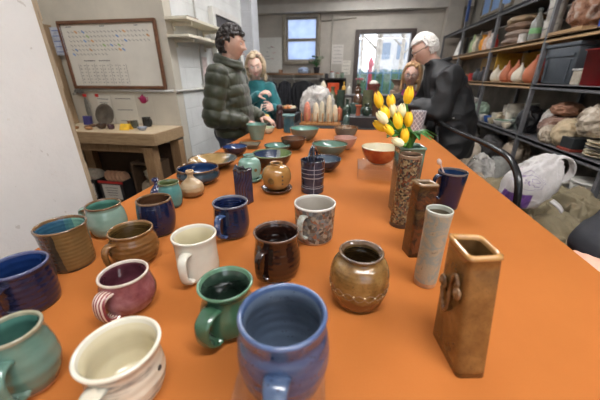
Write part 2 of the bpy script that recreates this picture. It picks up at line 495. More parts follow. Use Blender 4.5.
# conduits on left wall and niche
g = G()
g.tube([(-2.86, 2.765, 1.185), (-1.74, 2.765, 1.185)], .012); g.tube([(-1.70, 2.76, 1.185), (-1.70, 3.6, 1.185)], .012)
g.tube([(-1.70, 3.33, 1.2), (-1.70, 3.33, 2.9)], .010)
struct('trim_5', g, mat((196, 194, 188), .4, 'conduit_steel', .05))
g = G(); g.box((0, 0, 0), (.05, .08, .11), bev=.008)
tag(obj('junction_box', g, mat((190, 188, 182), .4, 'conduit_box')), 'small grey electrical box on the white block wall left of the dark-haired person', 'electrical box').location = (-1.6945, 3.36, 1.19)
g = G(); g.tube([(-2.84, 2.765, 1.17), (-2.78, 2.75, 1.17)], .028); g.tube([(-2.79, 2.72, 1.17), (-2.78, 2.66, 1.15)], .012)
tag(obj('pipe_valve', g, mat((120, 116, 108), .4, 'valve_metal', metal=.6)), 'small metal valve on the pipe below the lower left corner of the big framed whiteboard', 'valve')

# ------------------------------------------------------------------ outside the glass door
g = G(); g.box((0, 14, -.1), (30, 12.7, .1)); struct('ground', g, mat((176, 172, 165), .8, 'pavement', .1, 2))
leafm = mat((64, 104, 70), .6, 'hedge_leaf', .4, 12)
def leafcloud(n, box, c, size, seed):
    r = random.Random(seed); g = G()
    for _ in range(n):
        p = Vector((c[0]+(r.random()-.5)*box[0], c[1]+(r.random()-.5)*box[1], c[2]+(r.random()-.5)*box[2]))
        a = Vector((r.gauss(0, 1), r.gauss(0, 1), r.gauss(0, 1))).normalized(); b = a.orthogonal().normalized()
        L = size*(.7+r.random()*.6); g.add([p-a*L, p+b*L*.4, p+a*L, p-b*L*.4], [(0, 1, 2, 3)], 0, False)
    return g
g = leafcloud(3200, (3.6, .5, 1.25), (.9, 10.2, .88), .05, 3)
g.box((.9, 10.2, .70), (3.5, .35, 1.42), mi=0)
tag(obj('hedge', g, leafm), 'green clipped hedge outside the glass door behind the blue railing', 'hedge')
g = G(); e = empty('railing', 'blue metal railing outside the glass door', 'railing', (.2, 9.3, 0))
bl = mat((52, 110, 140), .4, 'blue_rail_paint', .1)
for z in (.25, 1.40): g.box((.8, 0, z), (3.2, .035, .035))
obj('rail', g, bl, e)
for k in range(15):
    g = G(); g.box((-.7+k*.22, 0, .75), (.03, .03, 1.5)); obj('baluster', g, bl, e)
bark = mat((176, 166, 152), .9, 'pale_bark', .25, 9, .4)
def tree(x, y, r, h, label, seed):
    q = random.Random(seed); e = empty('street_tree', label, 'tree', (x, y, -.05))
    g = G(); pts = [(0, 0, 0)]+[(q.uniform(-.06, .06), 0, h*k/5) for k in range(1, 6)]
    g.tube(pts, [r, r*.9, r*.85, r*.75, r*.6, r*.4])
    obj('trunk', g, bark, e)
    g = G()
    for k in range(9):
        z = h*(.42+.06*k); a = q.uniform(0, 6.28); L = q.uniform(.7, 1.6)
        g.tube([(0, 0, z), (math.cos(a)*L*.4, math.sin(a)*L*.4, z+L*.35), (math.cos(a)*L, math.sin(a)*L, z+L*.8)], [r*.35, r*.25, r*.1], n=6)
    obj('branches', g, bark, e)
tree(.75, 11.5, .13, 5.2, 'bare pale tree with the thicker trunk seen left of centre through the glass door', 1)
tree(1.75, 13, .09, 5.0, 'bare slim tree seen through the glass door right beside the white-haired person', 5)
tree(.28, 14.5, .08, 5.0, 'bare slim tree farthest left seen through the glass door', 9)
e = empty('hydrant_post', 'red marker post standing outside behind the railing, seen through the glass door', 'post', (.47, 9.75, -.05))
g = G(); g.lathe([(.08, 0), (.075, .1), (.06, .2), (.06, 1.62), (.085, 1.66), (.085, 1.72), (.06, 1.80), (.02, 1.88)], n=20); obj('post', g, mat((190, 52, 72), .5, 'red_post_paint'), e)
g = G(); g.box((0, -.07, 1.5), (.1, .02, .14), bev=.005); obj('plate', g, mat((222, 130, 140), .5, 'pink_plate'), e)
for x, h_, c, lab in ((2.4, 3.6, (190, 186, 180), 'pale grey building far outside seen through the right of the glass door'), (-.9, 4.2, (206, 208, 212), 'whitish building far outside seen through the left of the glass door')):
    e = empty('building', lab, 'building', (x, 18.5, -.05))
    g = G(); g.box((0, 0, h_/2), (2.6, 1.0, h_)); obj('wall', g, mat(c, .8, 'outside_wall'), e)
    for wx in (-.8, 0, .8):
        for wz in (1.3, 2.6):
            g = G(); g.box((wx, -.51, wz), (.45, .03, .8)); obj('window', g, mat((120, 135, 150), .2, 'outside_window'), e)

# ------------------------------------------------------------------ main table and cloth
cloth = NT('orange_tablecloth_weave')
n1 = cloth.noise(2.3, 5, .6); n2 = cloth.noise(420, 2, .5)
wv = cloth.noise(7, 3, .5, cloth.scaled((1, .4, 1)))
cloth.set(Base_Color=cloth.ramp(n1, [(.3, (159, 93, 42)), (.7, (170, 101, 47))]), Roughness=.8)
cloth.b.inputs['Specular IOR Level'].default_value = .12
cloth.bump(cloth.math('ADD', cloth.math('MULTIPLY', n2, .12), wv), .35, .0035)
TX0, TX1, TY0, TY1 = -.76, .567, -.35, 2.42
e = empty('display_table', 'long trestle table hidden under the orange cloth', 'table', ((TX0+TX1)/2, (TY0+TY1)/2, 0))
tw = wood('tabletop_wood', (120, 90, 60), (160, 125, 90), 1)
W_, L_ = TX1-TX0, TY1-TY0
g = G(); g.box((0, 0, .90), (W_-.02, L_-.02, .028)); obj('tabletop', g, tw, e, bev=.003)
for sx in (-1, 1):
    for sy in (-1, 0, 1):
        g = G(); g.box((sx*(W_/2-.1), sy*(L_/2-.12), .443), (.06, .06, .886)); obj('leg', g, tw, e, bev=.003)
g = G()
nx, ny = 36, 80
top = {}
def hem(i, n_): return .5+.5*math.sin(i*.9)+.3*math.sin(i*2.3)
# closed loop cross-section draped: top surface grid + skirts
for j in range(ny+1):
    for i in range(nx+1):
        u = i/nx; v = j/ny
        g.v.append((TX0+W_*u, TY0+L_*v, TZ+.0006*noise.noise(Vector((u*6, v*12, 0)))))
for j in range(ny):
    for i in range(nx):
        a = j*(nx+1)+i; g.f.append([a, a+1, a+nx+2, a+nx+1]); g.mi.append(0); g.sm.append(True)
def skirt(P, N_, drop=.62, seed=0):
    rows = 8; o = len(g.v)
    for k in range(rows+1):
        for i, p in enumerate(P):
            f = k/rows; w_ = .016*f*(math.sin(i*.55+seed)+.6*math.sin(i*.23+2+seed))+.014*f+(.003 if k else 0)
            g.v.append((p[0]+N_[0]*w_, p[1]+N_[1]*w_, TZ-.004*(1 if k else 0)-drop*f))
    n_ = len(P)
    for k in range(rows):
        for i in range(n_-1):
            a = o+k*n_+i; g.f.append([a, a+1, a+n_+1, a+n_]); g.mi.append(0); g.sm.append(True)
ys = [TY0+L_*i/ny for i in range(ny+1)]; xs = [TX0+W_*i/nx for i in range(nx+1)]
skirt([(TX0, y) for y in ys], (-1, 0)); skirt([(TX1, y) for y in ys], (1, 0), seed=3)
skirt([(x, TY1) for x in xs], (0, 1), seed=1); skirt([(x, TY0) for x in xs], (0, -1), seed=5)
tc = obj('tablecloth', g, cloth.m); tag(tc, 'bright orange cloth covering the long pottery display table', 'tablecloth')

# ------------------------------------------------------------------ pottery on the table
def B(*p): return list(p)
brownrim = glaze('brown_rim', [(.3, (96, 66, 40)), (.7, (140, 104, 66))], 30)
darkfoot = glaze('dark_foot', [(.3, (46, 34, 30)), (.7, (66, 48, 40))], 30, .3)
clay = mat((176, 128, 88), .7, 'bare_clay', .15, 60)

navyA = glaze('navy_purple_glaze', [(.35, (20, 30, 60)), (.6, (38, 38, 66)), (.8, (26, 46, 86))], 14, rings=.35, ringf=520, stretch=(1, 1, .35))
navyA_in = glaze('cobalt_inner', [(.3, (16, 36, 84)), (.7, (30, 62, 128))], 12, rings=.3, ringf=420)
pot('coffee_mug', 'large navy and purple glazed mug cut off by the left edge of the photo', 'mug', -.5752, .3364, .046, .0886,
    [(.84, 0), (.93, .06), (.985, .3), (.99, .6), (.97, .85), (1.0, 1)], navyA, navyA_in, glaze('blue_rim', [(.3, (70, 84, 130)), (.7, (110, 110, 140))], 40), darkfoot,
    handle=dict(a=-72, z1=.82, z0=.22, o=.022, w=.024, t=.009))

celB = glaze('celadon_streak', [(.3, (84, 122, 108)), (.5, (106, 146, 130)), (.75, (122, 134, 120))], 8, .16, bands=[(.03, (122, 112, 98), .02)], rings=.3, ringf=300, stretch=(1, 1, 2.2))
celB_in = glaze('green_inner', [(.3, (62, 116, 104)), (.7, (92, 148, 132))], 12)
pot('coffee_mug', 'squat round-bellied celadon green mug in the bottom left corner', 'mug', -.4137, .2069, .0368, .1012,
    [(.62, 0), (.80, .12), (.98, .34), (1.0, .52), (.93, .74), (.86, .88), (.9, 1)], celB, celB_in, glaze('pale_tan_rim', [(.3, (140, 138, 112)), (.7, (176, 170, 140))], 40), clay,
    handle=dict(a=-62, z1=.75, z0=.2, o=.022, w=.02, t=.009))

creamC = glaze('marbled_cream', [(.3, (228, 218, 192)), (.5, (232, 224, 200)), (.56, (150, 148, 140)), (.6, (224, 214, 188)), (.68, (214, 200, 168)), (.72, (122, 112, 104)), (.76, (226, 216, 190))], 5.5, .2, rings=.25, ringf=400, stretch=(1, 1, 7))
creamC_in = glaze('cream_inner', [(.3, (226, 212, 172)), (.55, (234, 222, 186)), (.6, (205, 196, 160)), (.64, (232, 220, 184))], 4, .2, stretch=(1, 1, 5))
def hookC(g, out):
    r = rad_at(out, .045); a = math.radians(8); g.ell((r*math.cos(a), r*math.sin(a), .045), (.0025, .004, .004), mi=4)
    return [mat((50, 40, 34), .3, 'iron_spot')]
pot('coffee_mug', 'cream marbled mug with dark streaks at the front edge of the table', 'mug', -.2742, .2210, .0504, .0828,
    [(.72, 0), (.84, .1), (.93, .35), (.91, .6), (.9, .8), (1.0, 1)], creamC, creamC_in, glaze('cream_rim', [(.3, (226, 220, 196)), (.7, (240, 234, 214))], 20), clay, t=.0055,
    handle=dict(a=-84, z1=.78, z0=.2, o=.026, w=.024, t=.010), hook=hookC)

tS = NT('striped_handle'); xS, yS, zS = tS.xyz()
tS.set(Base_Color=tS.ramp(tS.math('MULTIPLY_ADD', tS.math('SINE', tS.math('ADD', tS.math('MULTIPLY', xS, 1150), tS.math('MULTIPLY', tS.noise(60, 2), 2.0))), .5, .5), [(.35, (122, 54, 60)), (.65, (206, 184, 170))]), Roughness=.16, Coat_Weight=.4)
STRIPE = tS.m
marD = glaze('maroon_lavender', [(.3, (118, 54, 58)), (.5, (150, 84, 88)), (.75, (186, 132, 134))], 26, bands=[(.016, (120, 50, 44), .012)], rings=.12, ringf=500)
pot('coffee_mug', 'maroon and pink squat mug with a cream rim and striped handle', 'mug', -.3872, .3653, .0474, .0736,
    [(.60, 0), (.82, .1), (.98, .34), (1, .5), (.92, .74), (.86, .9), (.88, 1)], marD, glaze('maroon_inner', [(.3, (88, 36, 46)), (.7, (128, 70, 84))], 18), glaze('cream_thin_rim', [(.3, (206, 186, 168)), (.7, (230, 214, 196))], 30), clay,
    handle=dict(a=-92, z1=.82, z0=.16, o=.020, w=.026, t=.009), hmat=STRIPE)

def splitglaze(name, a, b, c, off=0.0, bandz=None):
    """left and right halves dipped in different glazes with a dark streak at the overlap"""
    a = [gz(k) for k in a]; b = [gz(k) for k in b]; c = gz(c); t = NT(name); n = t.noise(24, 5, .6, t.scaled((1, 1, .3))); x, y, z = t.xyz()
    ca = t.ramp(n, [(.3, a[0]), (.7, a[1])]); cb = t.ramp(n, [(.3, b[0]), (.7, b[1])])
    e1 = t.math('ADD', x, t.math('MULTIPLY', t.math('SUBTRACT', n, .5), .03))
    f = t.math('GREATER_THAN', e1, off); cc = t.mix(f, ca, cb)
    st = t.math('LESS_THAN', t.math('ABSOLUTE', t.math('SUBTRACT', e1, off)), .010); cc = t.mix(t.math('MULTIPLY', st, .85), cc, lin(c))
    t.set(Base_Color=cc, Roughness=.2, Coat_Weight=.4)
    t.bump(t.math('SINE', t.math('MULTIPLY', z, 700)), .25, .001); return t.m
pot('coffee_mug', 'wide olive brown mug with a teal interior standing behind the navy mug', 'mug', -.6136, .4607, .049, .1002,
    [(.84, 0), (.90, .06), (.92, .3), (.93, .6), (.95, .85), (1.0, 1)],
    splitglaze('brown_blue_dip', ((60, 58, 76), (96, 84, 76)), ((112, 82, 44), (138, 104, 58)), (52, 50, 46), .006),
    splitglaze('teal_dip_inner', ((44, 84, 116), (60, 108, 130)), ((92, 146, 126), (122, 170, 148)), (70, 120, 124), -.012), brownrim, darkfoot, rz=.2)

pot('coffee_mug', 'round celadon mug with brown rim and handle turned to the left wall', 'mug', -.6366, .6004, .0475, .0864,
    [(.68, 0), (.86, .1), (.99, .34), (1.0, .5), (.93, .74), (.86, .88), (.9, 1)],
    glaze('pale_celadon', [(.3, (118, 150, 134)), (.7, (150, 178, 160))], 14, bands=[(.02, (140, 148, 130), .015)], rings=.15, ringf=450),
    glaze('sea_green_inner', [(.3, (64, 124, 108)), (.7, (98, 158, 138))], 14), brownrim, clay,
    handle=dict(a=-172, z1=.85, z0=.25, o=.022, w=.022, t=.008))

ambG = glaze('amber_brown', [(.3, (104, 66, 30)), (.55, (134, 90, 44)), (.8, (160, 112, 60))], 16, rings=.3, ringf=560, stretch=(1, 1, 2))
pot('coffee_mug', 'amber brown mug with its looped handle toward the maroon mug', 'mug', -.4782, .5009, .0522, .0796,
    [(.7, 0), (.86, .1), (.98, .34), (1.0, .5), (.93, .74), (.86, .88), (.9, 1)], ambG, glaze('olive_inner', [(.3, (84, 62, 28)), (.7, (120, 92, 46))], 14, rings=.3), glaze('amber_rim', [(.3, (120, 82, 44)), (.7, (160, 120, 76))], 30), clay,
    handle=dict(a=-104, z1=.80, z0=.14, o=.021, w=.019, t=.009))

pot('tumbler', 'handleless navy cup with a brown interior between the celadon and amber mugs', 'cup', -.5044, .6279, .0473, .0993,
    [(.72, 0), (.84, .1), (.97, .35), (1.0, .55), (.97, .8), (.93, .93), (.92, 1)], glaze('deep_navy', [(.3, (16, 26, 54)), (.7, (28, 38, 74))], 12, .12, rings=.08),
    glaze('brown_inner', [(.3, (74, 46, 30)), (.7, (112, 76, 50))], 14, rings=.4, ringf=380), brownrim, darkfoot)

whI = glaze('ivory_white', [(.3, (218, 212, 192)), (.7, (234, 229, 212))], 10, .2, rings=.18, ringf=260)
pot('coffee_mug', 'plain ivory white mug with finger-ringed sides', 'mug', -.3068, .4769, .0456, .0975,
    [(.80, 0), (.90, .05), (.95, .25), (.93, .55), (.93, .8), (1.0, 1)], whI, glaze('ivory_inner', [(.3, (226, 212, 168)), (.7, (236, 226, 190))], 8), whI, clay,
    handle=dict(a=-86, z1=.76, z0=.14, o=.022, w=.019, t=.009))

grJ = glaze('forest_green', [(.3, (50, 92, 66)), (.6, (66, 110, 80)), (.85, (88, 132, 100))], 10, .24, rings=.1, ringf=300)
pot('coffee_mug', 'forest green mug with a narrow neck and broad strap handle', 'mug', -.1844, .3509, .0462, .0913,
    [(.74, 0), (.92, .12), (1.0, .32), (.96, .52), (.83, .72), (.82, .84), (.97, 1)], grJ, glaze('dark_green_inner', [(.3, (36, 52, 44)), (.7, (56, 80, 64))], 12), glaze('green_rim', [(.3, (80, 124, 94)), (.7, (106, 148, 118))], 20), darkfoot,
    handle=dict(a=-100, z1=.74, z0=.14, o=.025, w=.029, t=.009))

blK = glaze('mottled_blue', [(.3, (38, 52, 82)), (.5, (56, 78, 116)), (.66, (78, 98, 128)), (.80, (120, 128, 142))], 13, .26, bands=[(.045, (72, 62, 82), .03)], rings=.2, ringf=360, stretch=(1, 1, 3.2), speck=((28, 34, 60), 150, .16))
blK_in = glaze('grey_blue_inner', [(.3, (66, 80, 102)), (.55, (92, 108, 130)), (.8, (126, 140, 156))], 9, .3, rings=.22, ringf=420, speck=((20, 24, 40), 120, .14))
pot('coffee_mug', 'large mottled blue mug in the front centre standing on a clear block', 'mug', -.0636, .2489, .0563, .1159,
    [(.66, 0), (.80, .08), (.95, .3), (1.0, .5), (.96, .72), (.88, .86), (.93, 1)], blK, blK_in, glaze('blue_rolled_rim', [(.3, (50, 74, 122)), (.7, (84, 108, 150))], 30), darkfoot, t=.006,
    z=TZ+.0305, handle=dict(a=-84, z1=.68, z0=.14, o=.022, w=.027, t=.010))

drL = glaze('tenmoku_dark', [(.3, (34, 18, 14)), (.6, (52, 28, 20)), (.85, (84, 42, 28))], 12, .08, rings=.25, ringf=480)
pot('coffee_mug', 'glossy dark chocolate brown mug behind the large blue mug', 'mug', -.1379, .5087, .05, .1031,
    [(.78, 0), (.90, .08), (.99, .28), (.98, .5), (.9, .76), (.9, .9), (.96, 1)], drL, glaze('tenmoku_inner', [(.3, (30, 18, 14)), (.7, (56, 32, 24))], 12, .1, rings=.4, ringf=420), glaze('tenmoku_rim', [(.3, (70, 44, 32)), (.7, (112, 78, 58))], 30), darkfoot,
    handle=dict(a=-110, z1=.76, z0=.16, o=.019, w=.018, t=.008))

blM = glaze('royal_navy', [(.3, (14, 26, 52)), (.6, (22, 40, 72)), (.85, (38, 64, 98))], 12, .1, rings=.12)
pot('coffee_mug', 'shiny navy blue mug between the white mug and the speckled mug', 'mug', -.2982, .6495, .0462, .0978,
    [(.66, 0), (.84, .08), (.98, .3), (1.0, .5), (.96, .78), (.96, .9), (1.0, 1)], blM, glaze('navy_inner', [(.3, (18, 26, 62)), (.7, (30, 46, 92))], 12, .12, rings=.4), glaze('navy_tan_rim', [(.3, (92, 96, 116)), (.7, (136, 132, 136))], 30), darkfoot,
    handle=dict(a=-98, z1=.78, z0=.18, o=.024, w=.019, t=.008), hmat=glaze('navy_handle', [(.35, (26, 36, 84)), (.6, (70, 100, 150)), (.75, (170, 180, 200))], 60))

def patchglaze(name, cols, sc, base=None, rough=.25, soft=0):
    cols = [gz(k, .9, 0) for k in cols]; t = NT(name); v = t.vor(sc); n = t.noise(sc*(.75 if soft else 1.2), 5, .65, dist=.6 if soft else 0)
    sep = t.n.new('ShaderNodeSeparateColor'); t.l.new(v[1], sep.inputs[0])
    f = t.math('ADD', t.math('MULTIPLY', sep.outputs[0], .75), t.math('MULTIPLY', n, .25)) if not soft else t.math('MULTIPLY_ADD', n, 1.7, -.35)
    N = len(cols); c = t.ramp(f, [((i+.2)/N, k) for i, k in enumerate(cols)], 'LINEAR')
    t.set(Base_Color=c, Roughness=rough, Coat_Weight=.3); t.bump(n, .2, .001); return t.m
pot('coffee_mug', 'straight mug with a speckled brown, grey and blue mosaic glaze and pale interior', 'mug', -.0775, .6739, .0539, .1011,
    [(.86, 0), (.90, .04), (.93, .2), (.95, .5), (.97, .8), (1.0, 1)], patchglaze('mosaic_glaze', [(112, 78, 58), (88, 92, 92), (156, 148, 132), (72, 60, 50), (120, 130, 132), (150, 100, 72), (96, 84, 74)], 105),
    glaze('stone_white_inner', [(.3, (170, 160, 146)), (.7, (196, 188, 174))], 10, .35), glaze('stone_rim', [(.3, (210, 204, 192)), (.7, (228, 224, 214))], 20), clay,
    handle=dict(a=-112, z1=.82, z0=.24, o=.022, w=.018, t=.008), hmat=glaze('mottled_handle', [(.3, (130, 92, 70)), (.5, (170, 176, 164)), (.7, (146, 110, 84))], 60))

def hookO(g, out):
    for k in range(18):
        a = 2*PI*k/18; z = .045+.004*math.sin(3*a); r = rad_at(out, z)
        g.ell((r*math.cos(a), r*math.sin(a), z), (.0016, .0016, .0016), n=8, mi=4)
    for ph in (0, PI):
        P = []
        for k in range(73):
            a = 2*PI*k/72; z = .045+.007*math.sin(9*a+ph); r = rad_at(out, z)+.0002; P.append((r*math.cos(a), r*math.sin(a), z))
        g.tube(P, .0008, n=5, mi=5)
    return [mat((220, 200, 160), .3, 'white_dot'), mat((104, 72, 40), .3, 'carved_line')]
pot('ginger_jar', 'amber stoneware jar with a row of pale dots and a rolled dark rim', 'jar', .0344, .4545, .0545, .1080,
    [(.70, 0), (.82, .06), (.95, .25), (1.0, .48), (.97, .68), (.86, .82), (.68, .90), (.66, .95), (.74, 1)],
    glaze('amber_ash', [(.3, (104, 70, 30)), (.5, (142, 102, 48)), (.75, (172, 134, 74))], 30, .24, bands=[(.035, (128, 74, 32), .006)], rings=.1, speck=((84, 62, 34), 260, .2)),
    glaze('dark_amber_inner', [(.3, (84, 62, 32)), (.7, (122, 92, 50))], 14, rings=.4), glaze('rolled_dark_rim', [(.3, (66, 46, 34)), (.7, (120, 92, 66))], 30), darkfoot, t=.005, hook=hookO)

# tall slab vase with scroll
base = [(.159, .396), (.174, .313), (.216, .321), (.201, .404)]; topq = [(.155, .409), (.163, .345), (.210, .357), (.202, .413)]
c0 = (.19, .36)
rel = lambda q: [(a-c0[0], b-c0[1]) for a, b in q]
e = empty('slab_vase', 'tall rectangular amber brown slab vase with a coiled clay scroll on its side', 'vase', (c0[0], c0[1], TZ))
ambP = glaze('amber_slab', [(.3, (104, 66, 28)), (.55, (136, 92, 44)), (.8, (164, 118, 62))], 26, .2, speck=((84, 56, 30), 300, .18))
obj('body', rectvase(rel(base), rel(topq), .183, .006, .008, .0012), [ambP, glaze('slab_inner', [(.3, (96, 66, 34)), (.7, (146, 106, 60))], 14), glaze('amber_honey_rim', [(.3, (176, 120, 58)), (.7, (212, 160, 92))], 26)], e)
b0, b1 = Vector((*rel(base)[0], 0)), Vector((*rel(base)[1], 0)); t0, t1 = Vector((*rel(topq)[0], .183)), Vector((*rel(topq)[1], .183))
nrm = (b1-b0).cross(t0-b0).normalized()
if nrm.x > 0: nrm = -nrm
def onface(u, v): return (b0+(b1-b0)*u)*(1-v)+(t0+(t1-t0)*u)*v+nrm*.004
def scroll(cx, cy, r0, turns, a0, dr): return [(cx+(r0-dr*k/24)*.012/.012*math.cos(a0+2*PI*turns*k/24)*1.0, cy+(r0-dr*k/24)*math.sin(a0+2*PI*turns*k/24)*.5) for k in range(25)]
P2 = scroll(.22, .62, .12, 1.2, -PI*.5, .08)[::-1]+[(.28, .48), (.40, .40), (.50, .46), (.52, .60), (.58, .74), (.70, .80)]+scroll(.80, .68, .12, 1.3, PI*.5, .08)
g = G(); g.tube([onface(u, v) for u, v in catmull([(a, b, 0) for a, b in P2], 3) and [(p.x, p.y) for p in catmull([(a, b, 0) for a, b in P2], 3)]], .0030, n=8)
g.ell(onface(.22, .62), (.006, .006, .006)); g.ell(onface(.80, .68), (.006, .006, .006))
obj('scroll_decoration', g, glaze('scroll_glaze', [(.3, (96, 60, 32)), (.7, (156, 112, 68))], 60), e)

pot('cylinder_vase', 'slim pale grey cylinder vase mottled with blue beside the amber slab vase', 'vase', .1756, .5273, .0243, .1692,
    [(.86, 0), (.9, .03), (.93, .2), (.92, .5), (.94, .8), (1.0, .97), (1.0, 1)], patchglaze('mottled_pale', [(168, 150, 124), (96, 88, 76), (176, 160, 134), (170, 156, 132), (138, 148, 142), (178, 160, 132), (104, 90, 72), (164, 154, 136)], 34, rough=.4, soft=1),
    glaze('mottled_inner', [(.3, (96, 84, 66)), (.7, (140, 126, 104))], 20), glaze('pale_aqua_rim', [(.3, (176, 180, 164)), (.7, (206, 206, 190))], 20), clay, t=.0035)

base = [(.146, .655), (.158, .615), (.198, .623), (.186, .663)]; tq = [(.145, .650), (.158, .618), (.196, .624), (.184, .656)]; c0 = (.172, .639)
o = obj('slab_vase', rectvase(rel(base), rel(tq), .185, .005, .005, .002), [patchglaze('rust_dark_slab', [(84, 46, 28), (48, 38, 28), (100, 56, 32), (34, 30, 26), (82, 66, 42), (104, 62, 36)], 26, soft=1), glaze('slab_dark_inner', [(.3, (44, 34, 26)), (.7, (80, 62, 44))], 14), glaze('tan_rim', [(.3, (130, 102, 70)), (.7, (164, 132, 96))], 24)], None, (c0[0], c0[1], TZ))
tag(o, 'narrow square rust and dark brown slab vase behind the pale cylinder vase', 'vase')

o = pot('cylinder_vase', 'tall cylinder vase with fine rust, cream and dark speckles below the tulips', 'vase', .1621, .7881, .0301, .209,
    [(.96, 0), (1.0, .03), (.95, .3), (.93, .6), (.97, .9), (1.0, 1)], patchglaze('confetti_glaze', [(104, 52, 34), (48, 48, 42), (140, 112, 78), (34, 36, 34), (122, 68, 44), (66, 78, 74), (160, 138, 100), (52, 36, 30)], 190, rough=.2),
    glaze('dark_speck_inner', [(.3, (50, 36, 30)), (.7, (86, 62, 50))], 20), glaze('tan_speck_rim', [(.3, (120, 92, 70)), (.7, (156, 124, 96))], 24), darkfoot, t=.004)
GVX, GVY, GVH = .178, .892, .210
q = [(-.034, -.034), (.034, -.034), (.034, .034), (-.034, .034)]
o = obj('square_vase', rectvase(q, [(a*1.08, b*1.08) for a, b in q], GVH, .005, .012, .002), [glaze('sage_square', [(.3, (84, 120, 100)), (.7, (112, 146, 124))], 12, bands=[(.17, (96, 92, 74), .02)]), glaze('sage_inner', [(.3, (50, 72, 60)), (.7, (80, 104, 88))], 12), glaze('sage_rim', [(.3, (104, 138, 116)), (.7, (132, 160, 136))], 20)], None, (GVX, GVY, TZ), rz=.15)
tag(o, 'rounded square sage green vase that holds the tulips', 'vase')

pot('spouted_cup', 'dark navy tumbler with a pale spoon leaning over its rim right of the tulips', 'cup', .3303, .9448, .044, .1217,
    [(.76, 0), (.80, .05), (.88, .4), (.96, .8), (1.0, .97), (1.0, 1)], glaze('blue_black', [(.3, (16, 22, 48)), (.7, (28, 36, 72))], 16, .16, speck=((18, 18, 30), 120, .2)), glaze('blue_bright_inner', [(.3, (24, 44, 84)), (.7, (42, 74, 120))], 16), glaze('worn_rim', [(.3, (84, 78, 82)), (.7, (120, 106, 98))], 40), darkfoot,
    handle=dict(a=-160, z1=.9, z0=.3, o=.018, w=.018, t=.007))
g = G(); g.cap((0, 0, 0), (-.03, -.006, .052), .0045, .004, sq=.6); g.ell((-.034, -.007, .058), (.007, .004, .011), M=Matrix.Rotation(-.5, 3, 'Y'))
tag(obj('spoon', g, glaze('pale_pink_ceramic', [(.3, (204, 172, 156)), (.7, (224, 200, 186))], 20), None, (.312, .934, TZ+.098)), 'small pale pink ceramic spoon resting over the rim of the navy tumbler', 'spoon')

# plaid cup with an arched basket handle
t = NT('plaid_glaze'); x, y, z = t.xyz(); n = t.noise(40, 4)
col_ = t.ramp(n, [(.3, (34, 38, 52)), (.7, (58, 62, 78))])
ang = t.math('ARCTAN2', y, x)
for (cc, ww) in ((.024, .0012), (.031, .0008), (.062, .0016), (.078, .0010), (.094, .0012)):
    f = t.math('LESS_THAN', t.math('ABSOLUTE', t.math('SUBTRACT', t.math('ADD', z, t.math('MULTIPLY', n, .004)), cc+.002)), ww); col_ = t.mix(t.math('MULTIPLY', f, .75), col_, lin((150, 158, 166)))
f = t.math('LESS_THAN', t.math('ABSOLUTE', t.math('SINE', t.math('ADD', t.math('MULTIPLY', ang, 2.5), t.math('MULTIPLY', n, .3)))), .07); col_ = t.mix(t.math('MULTIPLY', f, .7), col_, lin((140, 150, 160)))
t.set(Base_Color=col_, Roughness=.15, Coat_Weight=.4); plaid = t.m
e = empty('basket_cup', 'dark cylinder cup with pale plaid lines and an arched handle over its mouth', 'cup', (-.1271, 1.0091, TZ))
gg, out = body_geo([(.90, 0), (.97, .03), (.95, .12), (.98, .16), (.94, .22), (.97, .5), (.98, .9), (1.0, 1)], .0441, .121, .005, .04, (0, 1, 0, 0))
obj('body', gg, [plaid, glaze('plaid_inner', [(.3, (36, 40, 56)), (.7, (66, 70, 86))], 20)], e)
for off in (-.007, .007):
    g = G(); P = [(off, -.041, .112), (off*1.3, -.044, .135), (off*.8, -.024, .158), (off*.5, 0, .166), (off*.8, .024, .158), (off*1.3, .044, .135), (off, .041, .112)]
    g.tube(catmull(P, 5), .0075, n=10, flat=.6); obj('handle', g, glaze('black_blue_handle', [(.3, (22, 24, 36)), (.7, (60, 66, 84))], 50, .1), e)

# amber globe lantern on saucer
def globe(name, label, x, y, R, H, mo, prof, holes, sm, sR):
    e = empty(name, label, 'lantern', (x, y, TZ))
    g = G(); pr = [(0, 0), (sR*.75, 0), (sR*.95, .006), (sR, .014), (sR*.97, .016), (sR*.88, .010), (0, .008)]
    g.lathe(pr, n=44); obj('saucer', g, sm, e)
    gg, out = body_geo(prof, R, H, .0045, .03, (0, 1, 0, 0))
    b = obj('body', gg, [mo, mat((60, 40, 24), .5, 'dark_inside')], e, (0, 0, .008))
    for (a, z, r) in holes:
        a = math.radians(a); rr = rad_at(out, z*H); n_ = Vector((math.cos(a), math.sin(a), (z-.5)*1.2)).normalized()
        rot = n_.to_track_quat('Z', 'Y').to_matrix()
        g = G(); g.lathe([(r*.2, -.001), (r, -.001), (r*1.1, .0003), (r*.95, .0012), (r*.8, .0006), (0.0, .0004)], c=Vector((rr*math.cos(a), rr*math.sin(a), z*H)), n=8, M=rot)
        obj('cutout', g, mat((112, 84, 40), .4, 'cutout_shade_amber') if r > .005 else mat((60, 38, 22), .4, 'cutout_shade_dark'), b)  # surface discs; the shade inside the holes is put into their colour
    return e
glp = [(.5, 0), (.78, .1), (.96, .3), (1.0, .5), (.93, .72), (.72, .86), (.46, .93), (.42, .97), (.46, 1)]
globe('globe_lantern', 'honey amber globe lantern with cut-out holes on a dark saucer', -.2600, .9920, .0530, .1002,
      glaze('honey_amber', [(.3, (160, 108, 46)), (.55, (184, 132, 66)), (.8, (204, 158, 96))], 14, .08), glp,
      [(262, .46, .012), (308, .62, .0034), (308, .48, .0034), (308, .34, .0034), (190, .5, .012), (10, .5, .012), (80, .5, .012)], glaze('dark_saucer', [(.3, (62, 36, 24)), (.7, (96, 60, 40))], 20), .058)
